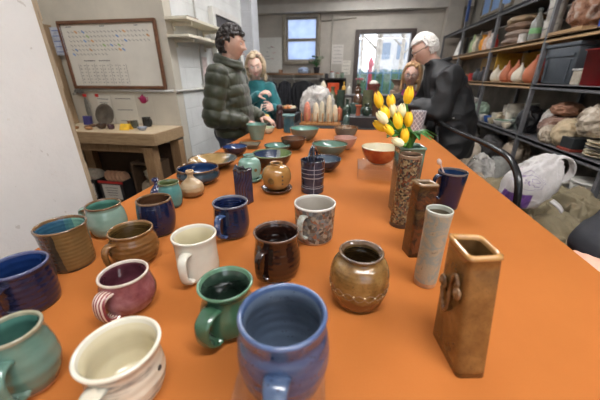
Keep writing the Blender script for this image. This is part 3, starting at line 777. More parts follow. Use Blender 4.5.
globe('globe_lantern', 'pale celadon lantern with small leaf-shaped holes on a saucer beside the amber one', -.3986, 1.0893, .0462, .0990,
      glaze('pale_aqua', [(.3, (120, 164, 148)), (.6, (146, 188, 170)), (.85, (170, 206, 190))], 14, .1), [(.6, 0), (.86, .12), (.98, .34), (1.0, .55), (.92, .74), (.7, .85), (.5, .9), (.46, .94), (.5, 1)],
      [(215, .42, .007), (250, .46, .006), (320, .46, .007), (285, .40, .006)], glaze('aqua_saucer', [(.3, (104, 150, 132)), (.7, (140, 180, 160))], 20), .052)
# small wavy navy vase
q = [(-.027, -.017), (.027, -.017), (.027, .017), (-.027, .017)]
g = rectvase(q, q, .118, .004, .003, .001)
for i, p in enumerate(g.v):
    if p[2] > .07: g.v[i] = (p[0], p[1], p[2]+.012*math.sin(p[0]*190+1.2)*math.cos(p[1]*120)*((p[2]-.07)/.038))
wv_ = NT('combed_navy'); x, y, z = wv_.xyz(); nn = wv_.noise(30, 3)
s1 = wv_.math('SINE', wv_.math('ADD', wv_.math('MULTIPLY', wv_.math('ADD', x, y), 900), wv_.math('MULTIPLY', wv_.math('SINE', wv_.math('MULTIPLY', z, 80)), 2.5)))
wv_.set(Base_Color=wv_.ramp(s1, [(.2, (20, 25, 44)), (.8, (48, 60, 96))]), Roughness=.14, Coat_Weight=.4); wv_.bump(s1, .5, .0015)
o = obj('slab_vase', g, [wv_.m, darkfoot, glaze('navy_rim', [(.3, (40, 46, 66)), (.7, (90, 84, 84))], 40)], None, (-.343, .866, TZ), rz=-.38)
tag(o, 'small dark blue four-sided vase with combed sides and a wavy top', 'vase')

pot('bud_vase', 'little tan stoneware bottle with a narrow neck beside the round blue bowl', 'vase', -.5492, .8917, .0407, .0931,
    [(.62, 0), (.88, .08), (1.0, .28), (.92, .48), (.55, .64), (.30, .74), (.24, .85), (.34, .96), (.33, 1)],
    glaze('tan_bottle', [(.3, (176, 142, 98)), (.7, (206, 178, 136))], 22, .3, bands=[(.035, (160, 112, 66), .012)], rings=.3, ringf=500), clay, mat((188, 160, 124), .6, 'matte_neck'), clay, t=.004, foot=.03)
pot('jug', 'small turquoise pot with an olive rim between the navy cup and the tan bottle', 'jar', -.5690, .7917, .0364, .0846,
    [(.66, 0), (.86, .1), (.98, .32), (1.0, .55), (.9, .8), (.84, .9), (.9, 1)],
    glaze('turquoise_pot', [(.3, (66, 132, 132)), (.7, (98, 162, 156))], 16, .12, bands=[(.022, (40, 60, 100), .02)]), glaze('olive_green_inner', [(.3, (70, 84, 44)), (.7, (108, 120, 68))], 14), glaze('olive_rim', [(.3, (90, 104, 64)), (.7, (120, 136, 96))], 30), darkfoot)
pot('bud_vase', 'tiny navy bottle with white spots peeking out behind the turquoise pot', 'vase', -.648, .835, .024, .078,
    [(.7, 0), (.95, .15), (1.0, .35), (.7, .55), (.3, .7), (.28, .82), (.5, .92), (.45, 1)], glaze('navy_spots', [(.3, (28, 36, 80)), (.7, (44, 56, 104))], 20, .12, speck=((214, 216, 226), 90, .22)), darkfoot, t=.004)

# bowls
bp = [(.45, 0), (.47, .06), (.62, .18), (.84, .5), (.96, .82), (1.0, 1)]      # open bowl
up = [(.55, 0), (.78, .08), (.97, .36), (1.0, .58), (.95, .82), (.97, 1)]     # upright bowl
fl = [(.38, 0), (.42, .12), (.62, .3), (.84, .62), (.97, .92), (1.0, 1)]      # flat bowl
def bowl(label, x, y, R, H, p, o_, i_, r_=None, z=TZ, name='serving_bowl'):
    return pot(name, label, 'bowl', x, y, R, H, p, o_, i_, r_ or o_, darkfoot, t=.005, z=z, foot=.08)
bowl('round cobalt blue bowl with upright sides near the left edge of the table', -.5986, 1.0345, .0838, .0607, up, glaze('steel_blue_band', [(.3, (30, 46, 62)), (.7, (58, 78, 90))], 10, .1, bands=[(.03, (72, 50, 50), .014)], rings=.12), glaze('cobalt_in', [(.3, (18, 42, 86)), (.7, (36, 72, 128))], 10, .08), brownrim)
bowl('wide shallow bowl glazed half amber and half slate blue', -.6292, 1.2337, .1118, .0433, fl, glaze('slate_out', [(.3, (36, 30, 40)), (.7, (60, 46, 52))], 12, .12), splitglaze('amber_slate_inner', ((164, 128, 72), (190, 156, 98)), ((70, 84, 92), (96, 108, 108)), (110, 106, 80), .035), brownrim, name='shallow_bowl')
bowl('deep blue bowl behind the amber and slate shallow bowl', -.6104, 1.4619, .0688, .0514, bp, glaze('indigo_out', [(.3, (40, 34, 52)), (.7, (62, 52, 70))], 12, .14), glaze('bright_cobalt_in', [(.3, (26, 52, 112)), (.7, (60, 96, 156))], 12, .08))
g = rectvase([(-.05, -.04), (.05, -.04), (.05, .04), (-.05, .04)], [(-.065, -.055), (.065, -.055), (.065, .055), (-.065, .055)], .024, .005, .008, .001)
tag(obj('square_dish', g, [mat((112, 98, 78), .4, 'dish_out'), glaze('dish_in', [(.3, (96, 92, 82)), (.6, (140, 128, 104)), (.8, (92, 106, 116))], 20), brownrim], None, (-.60, 1.66, TZ), rz=.15), 'small square grey-brown dish just left of the seafoam green cup', 'dish')
bowl('small teal green bowl behind the blue and green bowl', -.3962, 1.5547, .0743, .0457, bp, glaze('teal_out', [(.3, (60, 70, 64)), (.7, (92, 104, 90))], 12), glaze('teal_in', [(.3, (82, 140, 124)), (.7, (122, 172, 154))], 12, .08))
bowl('brown bowl whose inside is half slate blue and half spring green', -.3503, 1.2651, .0917, .0733, bp, glaze('umber_out', [(.3, (66, 42, 32)), (.7, (96, 64, 46))], 14, .14), splitglaze('blue_green_inner', ((34, 50, 84), (56, 74, 108)), ((110, 138, 74), (142, 166, 102)), (150, 160, 158), .01), glaze('greenish_rim', [(.3, (110, 130, 80)), (.7, (142, 156, 108))], 24))
bowl('chestnut brown bowl with a glossy interior left of the big green bowl', -.3260, 1.6634, .0755, .0659, bp, glaze('chestnut_out', [(.3, (70, 40, 24)), (.7, (104, 64, 40))], 14, .14), glaze('chestnut_in', [(.3, (92, 54, 30)), (.7, (136, 90, 56))], 14, .08))
bowl('sage green bowl with a darker rim behind the plaid cup', -.1047, 1.5515, .0969, .0649, bp, glaze('sage_out', [(.3, (88, 112, 102)), (.7, (112, 136, 124))], 12, .16), glaze('sage_in', [(.3, (92, 134, 118)), (.7, (122, 164, 144))], 12, .1), brownrim)
bowl('dark blue-grey bowl just behind the plaid cup in front of the sage bowl', -.105, 1.275, .074, .0559, bp, glaze('ink_out', [(.3, (38, 36, 48)), (.7, (58, 54, 66))], 12, .14), glaze('ink_in', [(.3, (44, 64, 88)), (.7, (80, 104, 124))], 12, .06))
bowl('pale dusty pink bowl right of the sage green bowl', -.0262, 1.7205, .066, .0684, bp, glaze('pink_out', [(.3, (196, 132, 110)), (.7, (216, 160, 138))], 10, .3), glaze('pink_in', [(.3, (204, 150, 132)), (.7, (222, 176, 158))], 10, .25))
pot('tumbler', 'tall seafoam green cup at the back left corner of the orange table', 'cup', -.6273, 1.9085, .0702, .1023, [(.56, 0), (.60, .05), (.74, .4), (.9, .8), (1.0, 1)], glaze('seafoam_out', [(.3, (112, 148, 134)), (.7, (140, 172, 156))], 12, .2), glaze('seafoam_in', [(.3, (96, 160, 142)), (.7, (130, 186, 168))], 12), None, None)
bowl('grey-green footed bowl with an aqua inside at the far end of the orange table', -.3072, 1.9493, .0993, .0789, bp, glaze('greygreen_out', [(.3, (104, 112, 100)), (.7, (136, 140, 124))], 12, .25), glaze('aqua_in', [(.3, (104, 170, 152)), (.7, (140, 196, 178))], 12, .08))
bowl('grey bowl with brown and cream drips inside at the far end of the orange table', -.0322, 2.1254, .0864, .0656, [(.6, 0), (.64, .05), (.84, .3), (.94, .7), (1.0, 1)], glaze('pewter_out', [(.3, (86, 92, 88)), (.7, (118, 122, 114))], 12, .2), glaze('drip_in', [(.3, (60, 40, 30)), (.5, (132, 84, 50)), (.65, (190, 164, 130)), (.8, (70, 76, 84))], 22, .08), brownrim)
bowl('red and orange glazed bowl with a cream interior on a clear riser', .1327, 1.2781, .0795, .0729, [(.42, 0), (.45, .05), (.66, .2), (.88, .55), (.97, .82), (1.0, 1)], glaze('red_orange', [(.3, (150, 40, 22)), (.55, (190, 84, 36)), (.8, (214, 120, 56))], 16, .12, bands=[(.028, (176, 74, 34), .012)]), glaze('buttercream_in', [(.3, (232, 220, 182)), (.7, (242, 232, 202))], 10, .15), glaze('cream_lip', [(.3, (226, 208, 160)), (.7, (238, 226, 190))], 20), z=TZ+.0452)
# acrylic risers
acr = glass('clear_acrylic', (254, 254, 254), .03, .012)
def riser(label, x, y, w, d, h, rz):
    g = G(); T = .004
    g.box((0, 0, h-T/2), (w, d, T)); g.box((-w/2+T/2, 0, (h-T)/2), (T, d, h-T)); g.box((w/2-T/2, 0, (h-T)/2), (T, d, h-T)); g.box((0, -d/2+T/2, (h-T)/2), (w-2*T, T, h-T))
    tag(obj('display_riser', g, acr, None, (x, y, TZ), rz, bev=.0008), label, 'display riser')
riser('clear acrylic riser under the large mottled blue mug', -.070, .255, .118, .10, .030, .1)
riser('clear acrylic riser under the red and orange bowl', .142, 1.262, .20, .17, .045, 0)
# lattice cup with liner
t = NT('lattice_paper'); x, y, z = t.xyz(); a = t.math('MULTIPLY', t.math('ARCTAN2', y, x), 10)
l1 = t.math('LESS_THAN', t.math('ABSOLUTE', t.math('SINE', t.math('MULTIPLY', t.math('ADD', a, t.math('MULTIPLY', z, 165)), .5))), .2)
l2 = t.math('LESS_THAN', t.math('ABSOLUTE', t.math('SINE', t.math('MULTIPLY', t.math('SUBTRACT', a, t.math('MULTIPLY', z, 165)), .5))), .2)
t.set(Base_Color=t.mix(t.math('MAXIMUM', l1, l2), lin((150, 144, 150)), lin((236, 232, 230))), Roughness=.6)
pot('waste_tub', 'pale grey tub with a white diamond lattice pattern behind the tulips', 'tub', .4907, 2.3394, .0552, .163, [(.72, 0), (.76, .03), (.9, .6), (1.0, 1)], t.m, mat((206, 200, 198), .6, 'tub_inner'), None, None, t=.003)

# ------------------------------------------------------------------ tulips
def petal(L, W, a, bulge, cup):
    """one petal as a curved closed sheet"""
    n, m_ = 9, 5; top = []; ca, sa = math.cos(a), math.sin(a)
    for i in range(n+1):
        u = i/n; w = W*math.sin(PI*min(.98, .12+.83*u)**.85)*(1 if u < .97 else .5); z = L*u
        rad = bulge*math.sin(PI*min(1, u*.85+.10))**.7+.0015
        for j in range(m_+1):
            s_ = (j/m_-.5)*2; th = s_*w/max(rad, .006)*.55
            th = max(-1.25, min(1.25, th))
            r = rad*(1+.04*(1-s_*s_)); zz = z-.05*L*s_*s_*u
            top.append(Vector((r*math.cos(a+th), r*math.sin(a+th), zz)))
    return top, n, m_
def bloom_geo(L, bulge, openk=0.0):
    g = G(); bulge *= .80
    for k in range(6):
        a = k*PI/3+.2; b = bulge*(1.0 if k % 2 else .90)
        T, n, m_ = petal(L*(1.0 if k % 2 else .97), b*1.35, a, b, 0)
        for idx, p in enumerate(T):
            u = (idx//(m_+1))/n; T[idx] = Vector((p.x*(1+openk*u*u), p.y*(1+openk*u*u), p.z))
        vs = T+[p*.93+Vector((0, 0, .0006)) for p in T]; o = (n+1)*(m_+1); fs = []
        for i in range(n):
            for j in range(m_):
                q0 = i*(m_+1)+j; fs.append([q0, q0+1, q0+m_+2, q0+m_+1]); fs.append([o+q0, o+q0+m_+1, o+q0+m_+2, o+q0+1])
        g.add(vs, fs, 0, True)
    g.ell((0, 0, L*.40), (bulge*.62, bulge*.62, L*.36), n=10)
    return g
yel = NT('yellow_petal'); yel.set(Base_Color=yel.ramp(yel.noise(60, 3, .5, yel.scaled((1, 1, .3))), [(.3, (244, 182, 14)), (.7, (253, 214, 52))]), Roughness=.45, Subsurface_Weight=.1, Subsurface_Scale=.01)
whp = NT('cream_petal'); whp.set(Base_Color=whp.ramp(whp.noise(50, 3, .5, whp.scaled((1, 1, .3))), [(.3, (226, 214, 150)), (.7, (244, 238, 206))]), Roughness=.45, Subsurface_Weight=.1, Subsurface_Scale=.01)
stemm = mat((84, 142, 52), .5, 'tulip_stem', .15, 40); leaft = mat((58, 118, 48), .45, 'tulip_leaf', .2, 30)
TUL = [ # x, z, dy, yellow, length, tilt dir(x), label
 (.068, 1.262, .0, 1, .048, -.35, 'yellow tulip at the upper left of the bouquet'),
 (.104, 1.256, .02, 1, .042, -.3, 'yellow tulip with open petals at the top between the left and the tall one'),
 (.086, 1.233, -.03, 1, .042, -.55, 'yellow tulip leaning left just below the two upper left blooms'),
 (.147, 1.275, .01, 1, .050, .02, 'yellow tulip standing tallest on a long straight stem at the top right'),
 (.119, 1.215, -.045, 1, .048, -.3, 'yellow tulip in the middle of the bouquet'),
 (.150, 1.216, -.02, 1, .044, -.1, 'yellow tulip half hidden at the right side below the tallest one'),
 (.076, 1.197, -.03, 1, .046, -1.05, 'yellow tulip lying low at the far left of the bouquet'),
 (.098, 1.191, -.05, 1, .038, -.8, 'yellow tulip low on the left next to the lowest left one'),
 (.139, 1.180, -.06, 1, .042, -.15, 'yellow tulip at the lower front of the bouquet'),
 (.078, 1.221, -.045, 0, .044, -.8, 'cream white tulip on the left among the yellow ones'),
 (.133, 1.234, -.0, 0, .044, .0, 'cream white tulip at the centre right behind the middle yellow bloom'),
 (.111, 1.234, .01, 0, .040, -.25, 'cream white tulip partly hidden in the centre of the bouquet'),
 (.122, 1.163, -.065, 0, .038, -1.15, 'cream white tulip hanging lowest over the vase rim'),
]
rr = random.Random(4)
for (bx, bz, dy, isy, L, tilt, lab) in TUL:
    by = .845+dy
    root = Vector((GVX+rr.uniform(-.012, .012), GVY+rr.uniform(-.012, .012), TZ+.02))
    e = empty('tulip', lab, 'tulip', root)
    d = Vector((math.sin(tilt), -.12, math.cos(tilt))).normalized()
    L *= .93; b = Vector((bx, by, bz))-d*L*.5-root
    lip = Vector((GVX+(bx-GVX)*.22, GVY+(by-GVY)*.35, TZ+GVH+.012))-root
    g = G(); g.tube(catmull([(0, 0, 0), lip, lip*.5+b*.5+Vector((0, 0, .012 if tilt < -.7 else .004)), b-d*.006, b+d*.003], 6), .0028, n=8); obj('stem', g, stemm, e)
    bg = bloom_geo(L, L*.32, .25 if 'open' in lab else -.05)
    R3 = d.to_track_quat('Z', 'Y').to_matrix()
    bg.v = [tuple(R3 @ Vector(p)+b) for p in bg.v]
    obj('bloom', bg, yel.m if isy else whp.m, e)
    # one leaf
    g = G(); a = rr.uniform(0, 6.28); ll = rr.uniform(.05, .085)
    if 'tallest' in lab: a = 0.1; ll = .075
    P = [lip*.7, lip+Vector((math.cos(a)*.012, math.sin(a)*.012, .015)), lip+Vector((math.cos(a)*ll*.5, math.sin(a)*ll*.5-.005, .036)), lip+Vector((math.cos(a)*ll*.95, math.sin(a)*ll*.95, .022))]
    C = catmull(P, 6); m = len(C); R = []
    for i, p in enumerate(C):
        w = .013*math.sin(PI*(i+.6)/(m+.6))+.001; s_ = Vector((-math.sin(a), math.cos(a), 0))
        R.append([p+s_*w+Vector((0, 0, .002)), p+Vector((0, 0, -.0006)), p-s_*w+Vector((0, 0, .002)), p+Vector((0, 0, .0006))])
    g.rings(R); obj('leaf', g, leaft, e)
# ------------------------------------------------------------------ niche: whiteboard, papers, bench
frw = wood('board_frame_wood', (84, 52, 34), (122, 82, 56), 0, .5)
e = empty('whiteboard', 'large brown-framed whiteboard calendar on the niche wall above the wooden bench', 'whiteboard', (-2.32, 2.765, 1.215))
W2, H2 = .99, .57
g = G(); g.box((0, 0, H2/2), (W2, .012, H2)); obj('writing_surface', g, mat((222, 216, 204), .22, 'board_white', .03, 6), e)
g = G()
for z in (0, H2): g.box((0, -.008, z), (W2+.04, .03, .03))
for x in (-W2/2-.01, W2/2+.01): g.box((x, -.008, H2/2), (.026, .03, H2))
obj('frame', g, frw, e, bev=.003)
g = G(); r = random.Random(11)
mk = [mat((96, 92, 90), .6, 'black_marker'), mat((110, 150, 200), .6, 'blue_marker'), mat((208, 150, 90), .6, 'orange_marker'), mat((150, 180, 110), .6, 'green_marker')]
for row in range(6):
    for c in range(22 if row < 5 else 10):
        x = -.42+c*.040; z = .49-row*.038
        if c > 14 and row > 2: continue
        k = 0 if r.random() < .82 else r.randint(1, 3)
        L = .027 if k == 0 else .032
        g.box((x, -.0075, z), (L, .0015, 0.0035 if k == 0 else .013), mi=k, rot=Matrix.Rotation(.6, 3, 'Y'))
for (x0, n_) in ((-.43, 5), (-.06, 4), (.3, 3), (-.28, 4)):
    for k in range(n_): g.box((x0+k*.013, -.0075, .535 if x0 != -.28 else .243), (.009, .0015, .008))
for k in range(14): g.box((-.32+k*.018+(.04 if k > 6 else 0), -.0075, .243), (.012, .0015, .009))
for row in range(6):
    for c in range(12): g.box((-.38+c*.044, -.0075, .20-row*.031), (.012, .0015, .005), rot=Matrix.Rotation(.4, 3, 'Y'))
for c in range(0, 13, 2): g.box((-.40+c*.044, -.0073, .12), (.0015, .001, .19))
obj('writing', g, mk, e)
def sheet(name, label, cat, x, y, z, w, h, m, lines=0, rot=0, clip=None, ax='x', ink=(90, 86, 84)):
    e = empty(name, label, cat, (x, y, z), 0 if ax == 'x' else -PI/2)
    g = G(); g.box((0, 0, 0), (w, .002, h), rot=Matrix.Rotation(rot, 3, 'Y')); obj('paper', g, m, e)
    if lines:
        g = G(); q = random.Random(int(w*1e4)+lines)
        for i in range(lines):
            zz = h*.38-i*h*.76/max(1, lines-1) if lines > 1 else 0
            ww = w*(.55+.25*q.random())
            g.box((0, -.0018, zz), (ww, .001, min(.006, h*.03)), rot=Matrix.Rotation(rot, 3, 'Y'))
        obj('print', g, mat(ink, .7, 'ink'), e)
    if clip:
        g = G(); g.box((clip, -.006, h/2), (.035, .012, .03), bev=.003); obj('clip', g, mat((200, 40, 36), .4, 'red_clip'), e)
    return e
paperw = mat((214, 208, 196), .7, 'paper_white', .03, 8)
sheet('poster', 'blue-edged printed poster partly behind the left end of the framed whiteboard', 'poster', -2.868, 2.745, 1.63, .12, .24, mat((190, 196, 208), .5, 'poster_paper', .2, 20), 5, ink=(90, 110, 170))
sheet('paper_sheet', 'narrow white printed sheet held by a red clip below the whiteboard', 'paper', -2.565, 2.7785, .99, .16, .29, paperw, 7, .05, clip=-.06)
sheet('paper_sheet', 'wide pale notice with few lines of print above the bench', 'paper', -2.33, 2.7785, .995, .27, .29, mat((210, 203, 188), .7, 'paper_cream', .03, 8), 3)
g = G(); g.ell((0, 0, 0), (.030, .006, .13)); tag(obj('rasp', g, mat((120, 116, 108), .5, 'grey_metal_tool', .2, 60), None, (-2.76, 2.76, .99)), 'long grey oval scraper hanging at the left under the whiteboard', 'tool')
g = G(); g.box((0, 0, 0), (.04, .012, .03), bev=.003); tag(obj('wall_clip', g, mat((200, 40, 36), .4, 'red_clip'), None, (-2.75, 2.752, 1.135)), 'red clip above the grey scraper', 'clip')
e = empty('teapot_cutout', 'flat magenta teapot-shaped cutout stuck on the wall above the bench', 'decoration', (-2.10, 2.7775, 1.10))
g = G(); Mx = Matrix.Rotation(PI/2, 3, 'X'); g.lathe([(.0, -.002), (.038, -.002), (.038, .002), (0, .002)], n=24, M=Mx)
g.box((-.042, 0, .010), (.03, .004, .012), rot=Matrix.Rotation(.6, 3, 'Y')); g.box((0, 0, .042), (.016, .004, .014))
g.tube([(.033, 0, .02), (.055, 0, .018), (.052, 0, -.012), (.034, 0, -.02)], .004); obj('shape', g, mat((170, 40, 92), .5, 'magenta_card'), e)
# bench
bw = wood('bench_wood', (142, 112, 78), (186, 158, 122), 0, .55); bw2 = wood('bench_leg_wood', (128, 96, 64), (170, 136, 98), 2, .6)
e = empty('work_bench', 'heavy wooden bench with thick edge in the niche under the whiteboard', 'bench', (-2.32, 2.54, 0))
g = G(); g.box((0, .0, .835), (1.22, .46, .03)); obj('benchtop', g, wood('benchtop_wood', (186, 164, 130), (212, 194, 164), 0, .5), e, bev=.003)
g = G(); g.box((0, -.235, .797), (1.24, .03, .105)); g.box((.607, .0, .797), (.03, .45, .105)); obj('apron', g, bw, e, bev=.003)
g = G(); g.box((-.02, -.15, .695), (1.1, .04, .08)); obj('stretcher', g, bw2, e, bev=.003)
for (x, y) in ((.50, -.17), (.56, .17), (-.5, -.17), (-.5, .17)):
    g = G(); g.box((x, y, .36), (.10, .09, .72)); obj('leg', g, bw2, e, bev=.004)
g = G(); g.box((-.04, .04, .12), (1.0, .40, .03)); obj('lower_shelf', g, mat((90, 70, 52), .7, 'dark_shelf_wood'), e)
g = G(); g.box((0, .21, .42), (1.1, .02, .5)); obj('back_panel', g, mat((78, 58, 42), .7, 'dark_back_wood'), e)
BT = .85
g = G(); g.box((0, 0, .045), (.085, .03, .09), rot=Matrix.Rotation(-.12, 3, 'X'), bev=.002); tag(obj('card_box', g, mat((62, 58, 120), .5, 'violet_box'), None, (-2.70, 2.66, BT)), 'small violet-blue box standing at the left of the bench', 'box')
g = G(); g.lathe([(0, 0), (.05, .002), (.09, .012), (.108, .026), (.104, .03), (.08, .016), (0, .008)], M=Matrix.Rotation(PI/2-.25, 3, 'X'), c=(0, 0, .105)); tag(obj('plate', g, glaze('grey_brown_plate', [(.3, (78, 68, 58)), (.7, (118, 106, 92))], 16), None, (-2.46, 2.66, BT)), 'round grey-brown plate propped upright against the niche wall', 'plate')
pot('serving_bowl', 'small dark brown bowl on the bench in front of the upright plate', 'bowl', -2.37, 2.47, .05, .045, bp, glaze('bench_brown', [(.3, (64, 40, 30)), (.7, (96, 66, 50))], 20), z=BT)
pot('tumbler', 'plum-brown small cup on the bench right of the dark bowl', 'cup', -2.26, 2.46, .03, .042, up, glaze('plum', [(.3, (70, 44, 56)), (.7, (100, 66, 76))], 20), z=BT)
e = empty('tent_card', 'folded bright yellow card standing on the bench', 'card', (-2.10, 2.46, BT))
g = G(); g.box((0, -.018, .028), (.10, .003, .062), rot=Matrix.Rotation(-.5, 3, 'X')); obj('front_flap', g, mat((236, 190, 50), .6, 'yellow_card'), e)
g = G(); g.box((0, .018, .028), (.10, .003, .062), rot=Matrix.Rotation(.5, 3, 'X')); obj('back_flap', g, mat((236, 190, 50), .6, 'yellow_card'), e)
g = G(); g.box((0, 0, .03), (.08, .05, .06), bev=.003); tag(obj('card_box', g, mat((128, 92, 56), .6, 'brown_box'), None, (-2.16, 2.63, BT)), 'small brown box behind the yellow card on the bench', 'box')
pot('coffee_mug', 'black mug at the back of the bench under the magenta cutout', 'mug', -2.02, 2.66, .042, .09, [(.85, 0), (.95, .1), (.95, .8), (1, 1)], glaze('black_glaze', [(.3, (34, 34, 34)), (.7, (60, 60, 58))], 20), z=BT, handle=dict(a=-10, z1=.85, z0=.2, o=.024, w=.014, t=.006))
pot('coffee_mug', 'grey-green mug standing left of the black mug on the bench', 'mug', -2.085, 2.56, .036, .07, [(.85, 0), (.95, .1), (.95, .8), (1, 1)], glaze('grey_green', [(.3, (70, 72, 62)), (.7, (104, 104, 90))], 20), z=BT)
pot('serving_bowl', 'tiny blue and white bowl at the right corner of the bench', 'bowl', -1.93, 2.46, .045, .03, bp, glaze('blue_white', [(.4, (90, 112, 160)), (.6, (196, 202, 214))], 40), z=BT)
for k, (x, y, c, lab) in enumerate(((-2.62, 2.42, (150, 104, 62), 'tan lump of fired clay at the left front of the bench'), (-2.52, 2.46, (120, 76, 48), 'brown clay test piece second from the left on the bench'), (-2.56, 2.56, (98, 74, 56), 'dark brown clay test piece behind the tan ones on the bench'), (-2.45, 2.40, (172, 126, 82), 'light orange clay test piece just left of the small dark bowl'))):
    g = G(); g.blob((0, 0, .014), (.036, .026, .016), .12, 2, k, 3, bottom=0); tag(obj('clay_test_piece', g, mat(c, .6, 'fired_clay', .2, 40), None, (x, y, BT)), lab, 'clay piece')
# boxes under bench
def crate(label, x, y, z, w, d, h, m, lm, tape=None):
    e = empty('storage_box', label, 'box', (x, y, z)); g = G(); T = .008
    g.box((0, 0, T/2), (w, d, T))
    for sx in (-1, 1): g.box((sx*(w/2-T/2), 0, h/2), (T, d, h))
    for sy in (-1, 1): g.box((0, sy*(d/2-T/2), h/2), (w, T, h))
    obj('body', g, m, e)
    g = G(); g.box((0, -d/2-.002, h*.48), (w*.72, .003, h*.7)); l = obj('label', g, lm, e)
    g = G()
    for k in range(4): g.box((0, -d/2-.0045, h*.68-k*h*.12), (w*(.5-.04*k), .001, .006))
    obj('print', g, mat((110, 100, 96), .7, 'label_ink'), l)
    if tape:
        g = G(); g.box((0, -d/2-.003, h-.012), (w, .005, .022)); obj('tape', g, tape, e)
    return e
blk = mat((44, 42, 42), .5, 'black_plastic'); lblm = mat((206, 200, 190), .6, 'label_paper', .03)
crate('black box with white label under the left end of the bench', -2.60, 2.50, .136, .20, .3, .22, blk, lblm)
crate('black box with a red-taped rim and white label under the bench', -2.33, 2.50, .136, .28, .3, .22, blk, lblm, mat((190, 44, 40), .5, 'red_tape'))
for k in range(5):
    g = G(); g.lathe([(0, 0), (.06, 0), (.066, .008), (.06, .016), (0, .016)], M=Matrix.Rotation(PI/2-.3, 3, 'Y'), c=(0, 0, .07)); tag(obj('clay_disc', g, mat((190, 178, 160), .7, 'pale_disc'), None, (-2.66+k*.028, 2.47, .30)), 'pale round clay disc standing in the left black box under the bench', 'clay disc', 'pale discs in the left box')
for k in range(5):
    g = G(); g.lathe([(0, 0), (.055, 0), (.062, .008), (.055, .016), (0, .016)], M=Matrix.Rotation(PI/2-.35, 3, 'Y'), c=(0, 0, .065)); tag(obj('clay_disc', g, mat((196, 150, 118), .7, 'peach_disc'), None, (-2.43+k*.045, 2.46, .30)), 'peach-coloured clay disc standing in the red-rimmed box under the bench', 'clay disc', 'peach discs in the red-rimmed box')
e = empty('wooden_crate', 'open dark wooden frame box beside the bench leg with cloth sacks in it', 'crate', (-1.98, 2.53, .136))
g = G(); g.box((-.13, 0, .2), (.02, .22, .4)); g.box((.13, 0, .2), (.02, .22, .4)); g.box((0, 0, .39), (.24, .22, .02)); g.box((0, 0, .01), (.24, .22, .02)); obj('frame', g, mat((84, 64, 46), .7, 'dark_crate_wood'), e)
g = G(); g.blob((0, 0, .09), (.095, .08, .10), .25, 3, 5, 4, bottom=0); tag(obj('cloth_sack', g, mat((172, 156, 134), .8, 'sack_cloth', .12, 20, .3), None, (-1.99, 2.50, .158)), 'lower crumpled beige cloth sack inside the dark crate', 'sack')
g = G(); g.blob((0, 0, .06), (.07, .06, .06), .25, 3, 8, 4, bottom=0); tag(obj('cloth_sack', g, mat((190, 176, 156), .8, 'sack_cloth_pale', .12, 20, .3), None, (-1.96, 2.50, .345)), 'smaller pale cloth sack on top inside the dark crate', 'sack')
# wall shelves left
for (z, lab, pz) in ((1.66, 'lower white shelf on the left block wall', 0), (1.80, 'upper white shelf on the left block wall', 1)):
    e = empty('wall_shelf', lab, 'shelf', (-1.72, 3.2, z))
    sh = mat((214, 206, 186), .5, 'shelf_cream', .04)
    g = G(); g.box((.11, 0, .0), (.22, .86, .025)); obj('board', g, sh, e, bev=.003)
    for y in (-.3, .3):
        g = G(); g.box((.10, y, -.03), (.19, .02, .028)); g.box((.008, y, -.05), (.014, .022, .07)); obj('bracket', g, sh, e)
g = G(); g.box((0, 0, .012), (.13, .2, .024)); tag(obj('magazine_stack', g, mat((120, 96, 76), .6, 'stacked_paper', .25, 60), None, (-1.62, 3.0, 1.8128)), 'thin brown pack lying on the upper white shelf', 'pack')
sheet('poster', 'faded reddish notice on the block wall behind the dark-haired person', 'poster', -1.715, 3.45, 1.42, .12, .2, mat((206, 190, 184), .6, 'faded_poster', .15, 20), 4, ax='y', ink=(170, 90, 90))

# ------------------------------------------------------------------ back wall things
e = empty('whiteboard', 'small frameless whiteboard leaning on the coat shelf left of the back window', 'whiteboard', (-1.99, 7.40, 1.40))
g = G(); g.box((0, 0, .37), (.56, .015, .74), rot=Matrix.Rotation(-.05, 3, 'X')); obj('writing_surface', g, mat((214, 212, 204), .3, 'small_board', .03), e, bev=.003)
g = G(); q = random.Random(3)
for k in range(9): g.box((q.uniform(-.14, .14), -.012-.0, .3+q.uniform(-.02, .28)), (q.uniform(.03, .1), .002, .008), mi=k % 2, rot=Matrix.Rotation(-.05, 3, 'X') @ Matrix.Rotation(q.uniform(-.4, .4), 3, 'Y'))
obj('writing', g, [mat((120, 116, 120), .6, 'grey_marker'), mat((190, 120, 120), .6, 'red_marker')], e)
e = empty('coat_shelf', 'brown wooden coat shelf with white brackets under the back window', 'shelf', (-1.42, 7.32, 1.36))
g = G(); g.box((0, 0, 0), (1.42, .26, .03)); obj('board', g, wood('coat_shelf_wood', (132, 92, 56), (170, 126, 84), 0), e, bev=.003)
wb = mat((210, 206, 196), .5, 'white_bracket', .04)
for x in (-.58, 0, .58):
    g = G(); g.box((x, 0, -.022), (.025, .24, .014)); g.box((x, .115, -.10), (.025, .014, .16)); g.tube([(x, -.1, -.03), (x, .11, -.17)], .008); obj('bracket', g, wb, e)
g = G(); g.tube([(-.66, -.05, -.10), (.66, -.05, -.10)], .012); 
for x in (-.62, .62): g.box((x, -.05, -.055), (.02, .02, .09))
obj('rail', g, mat((200, 196, 190), .4, 'white_rail', .03), e)
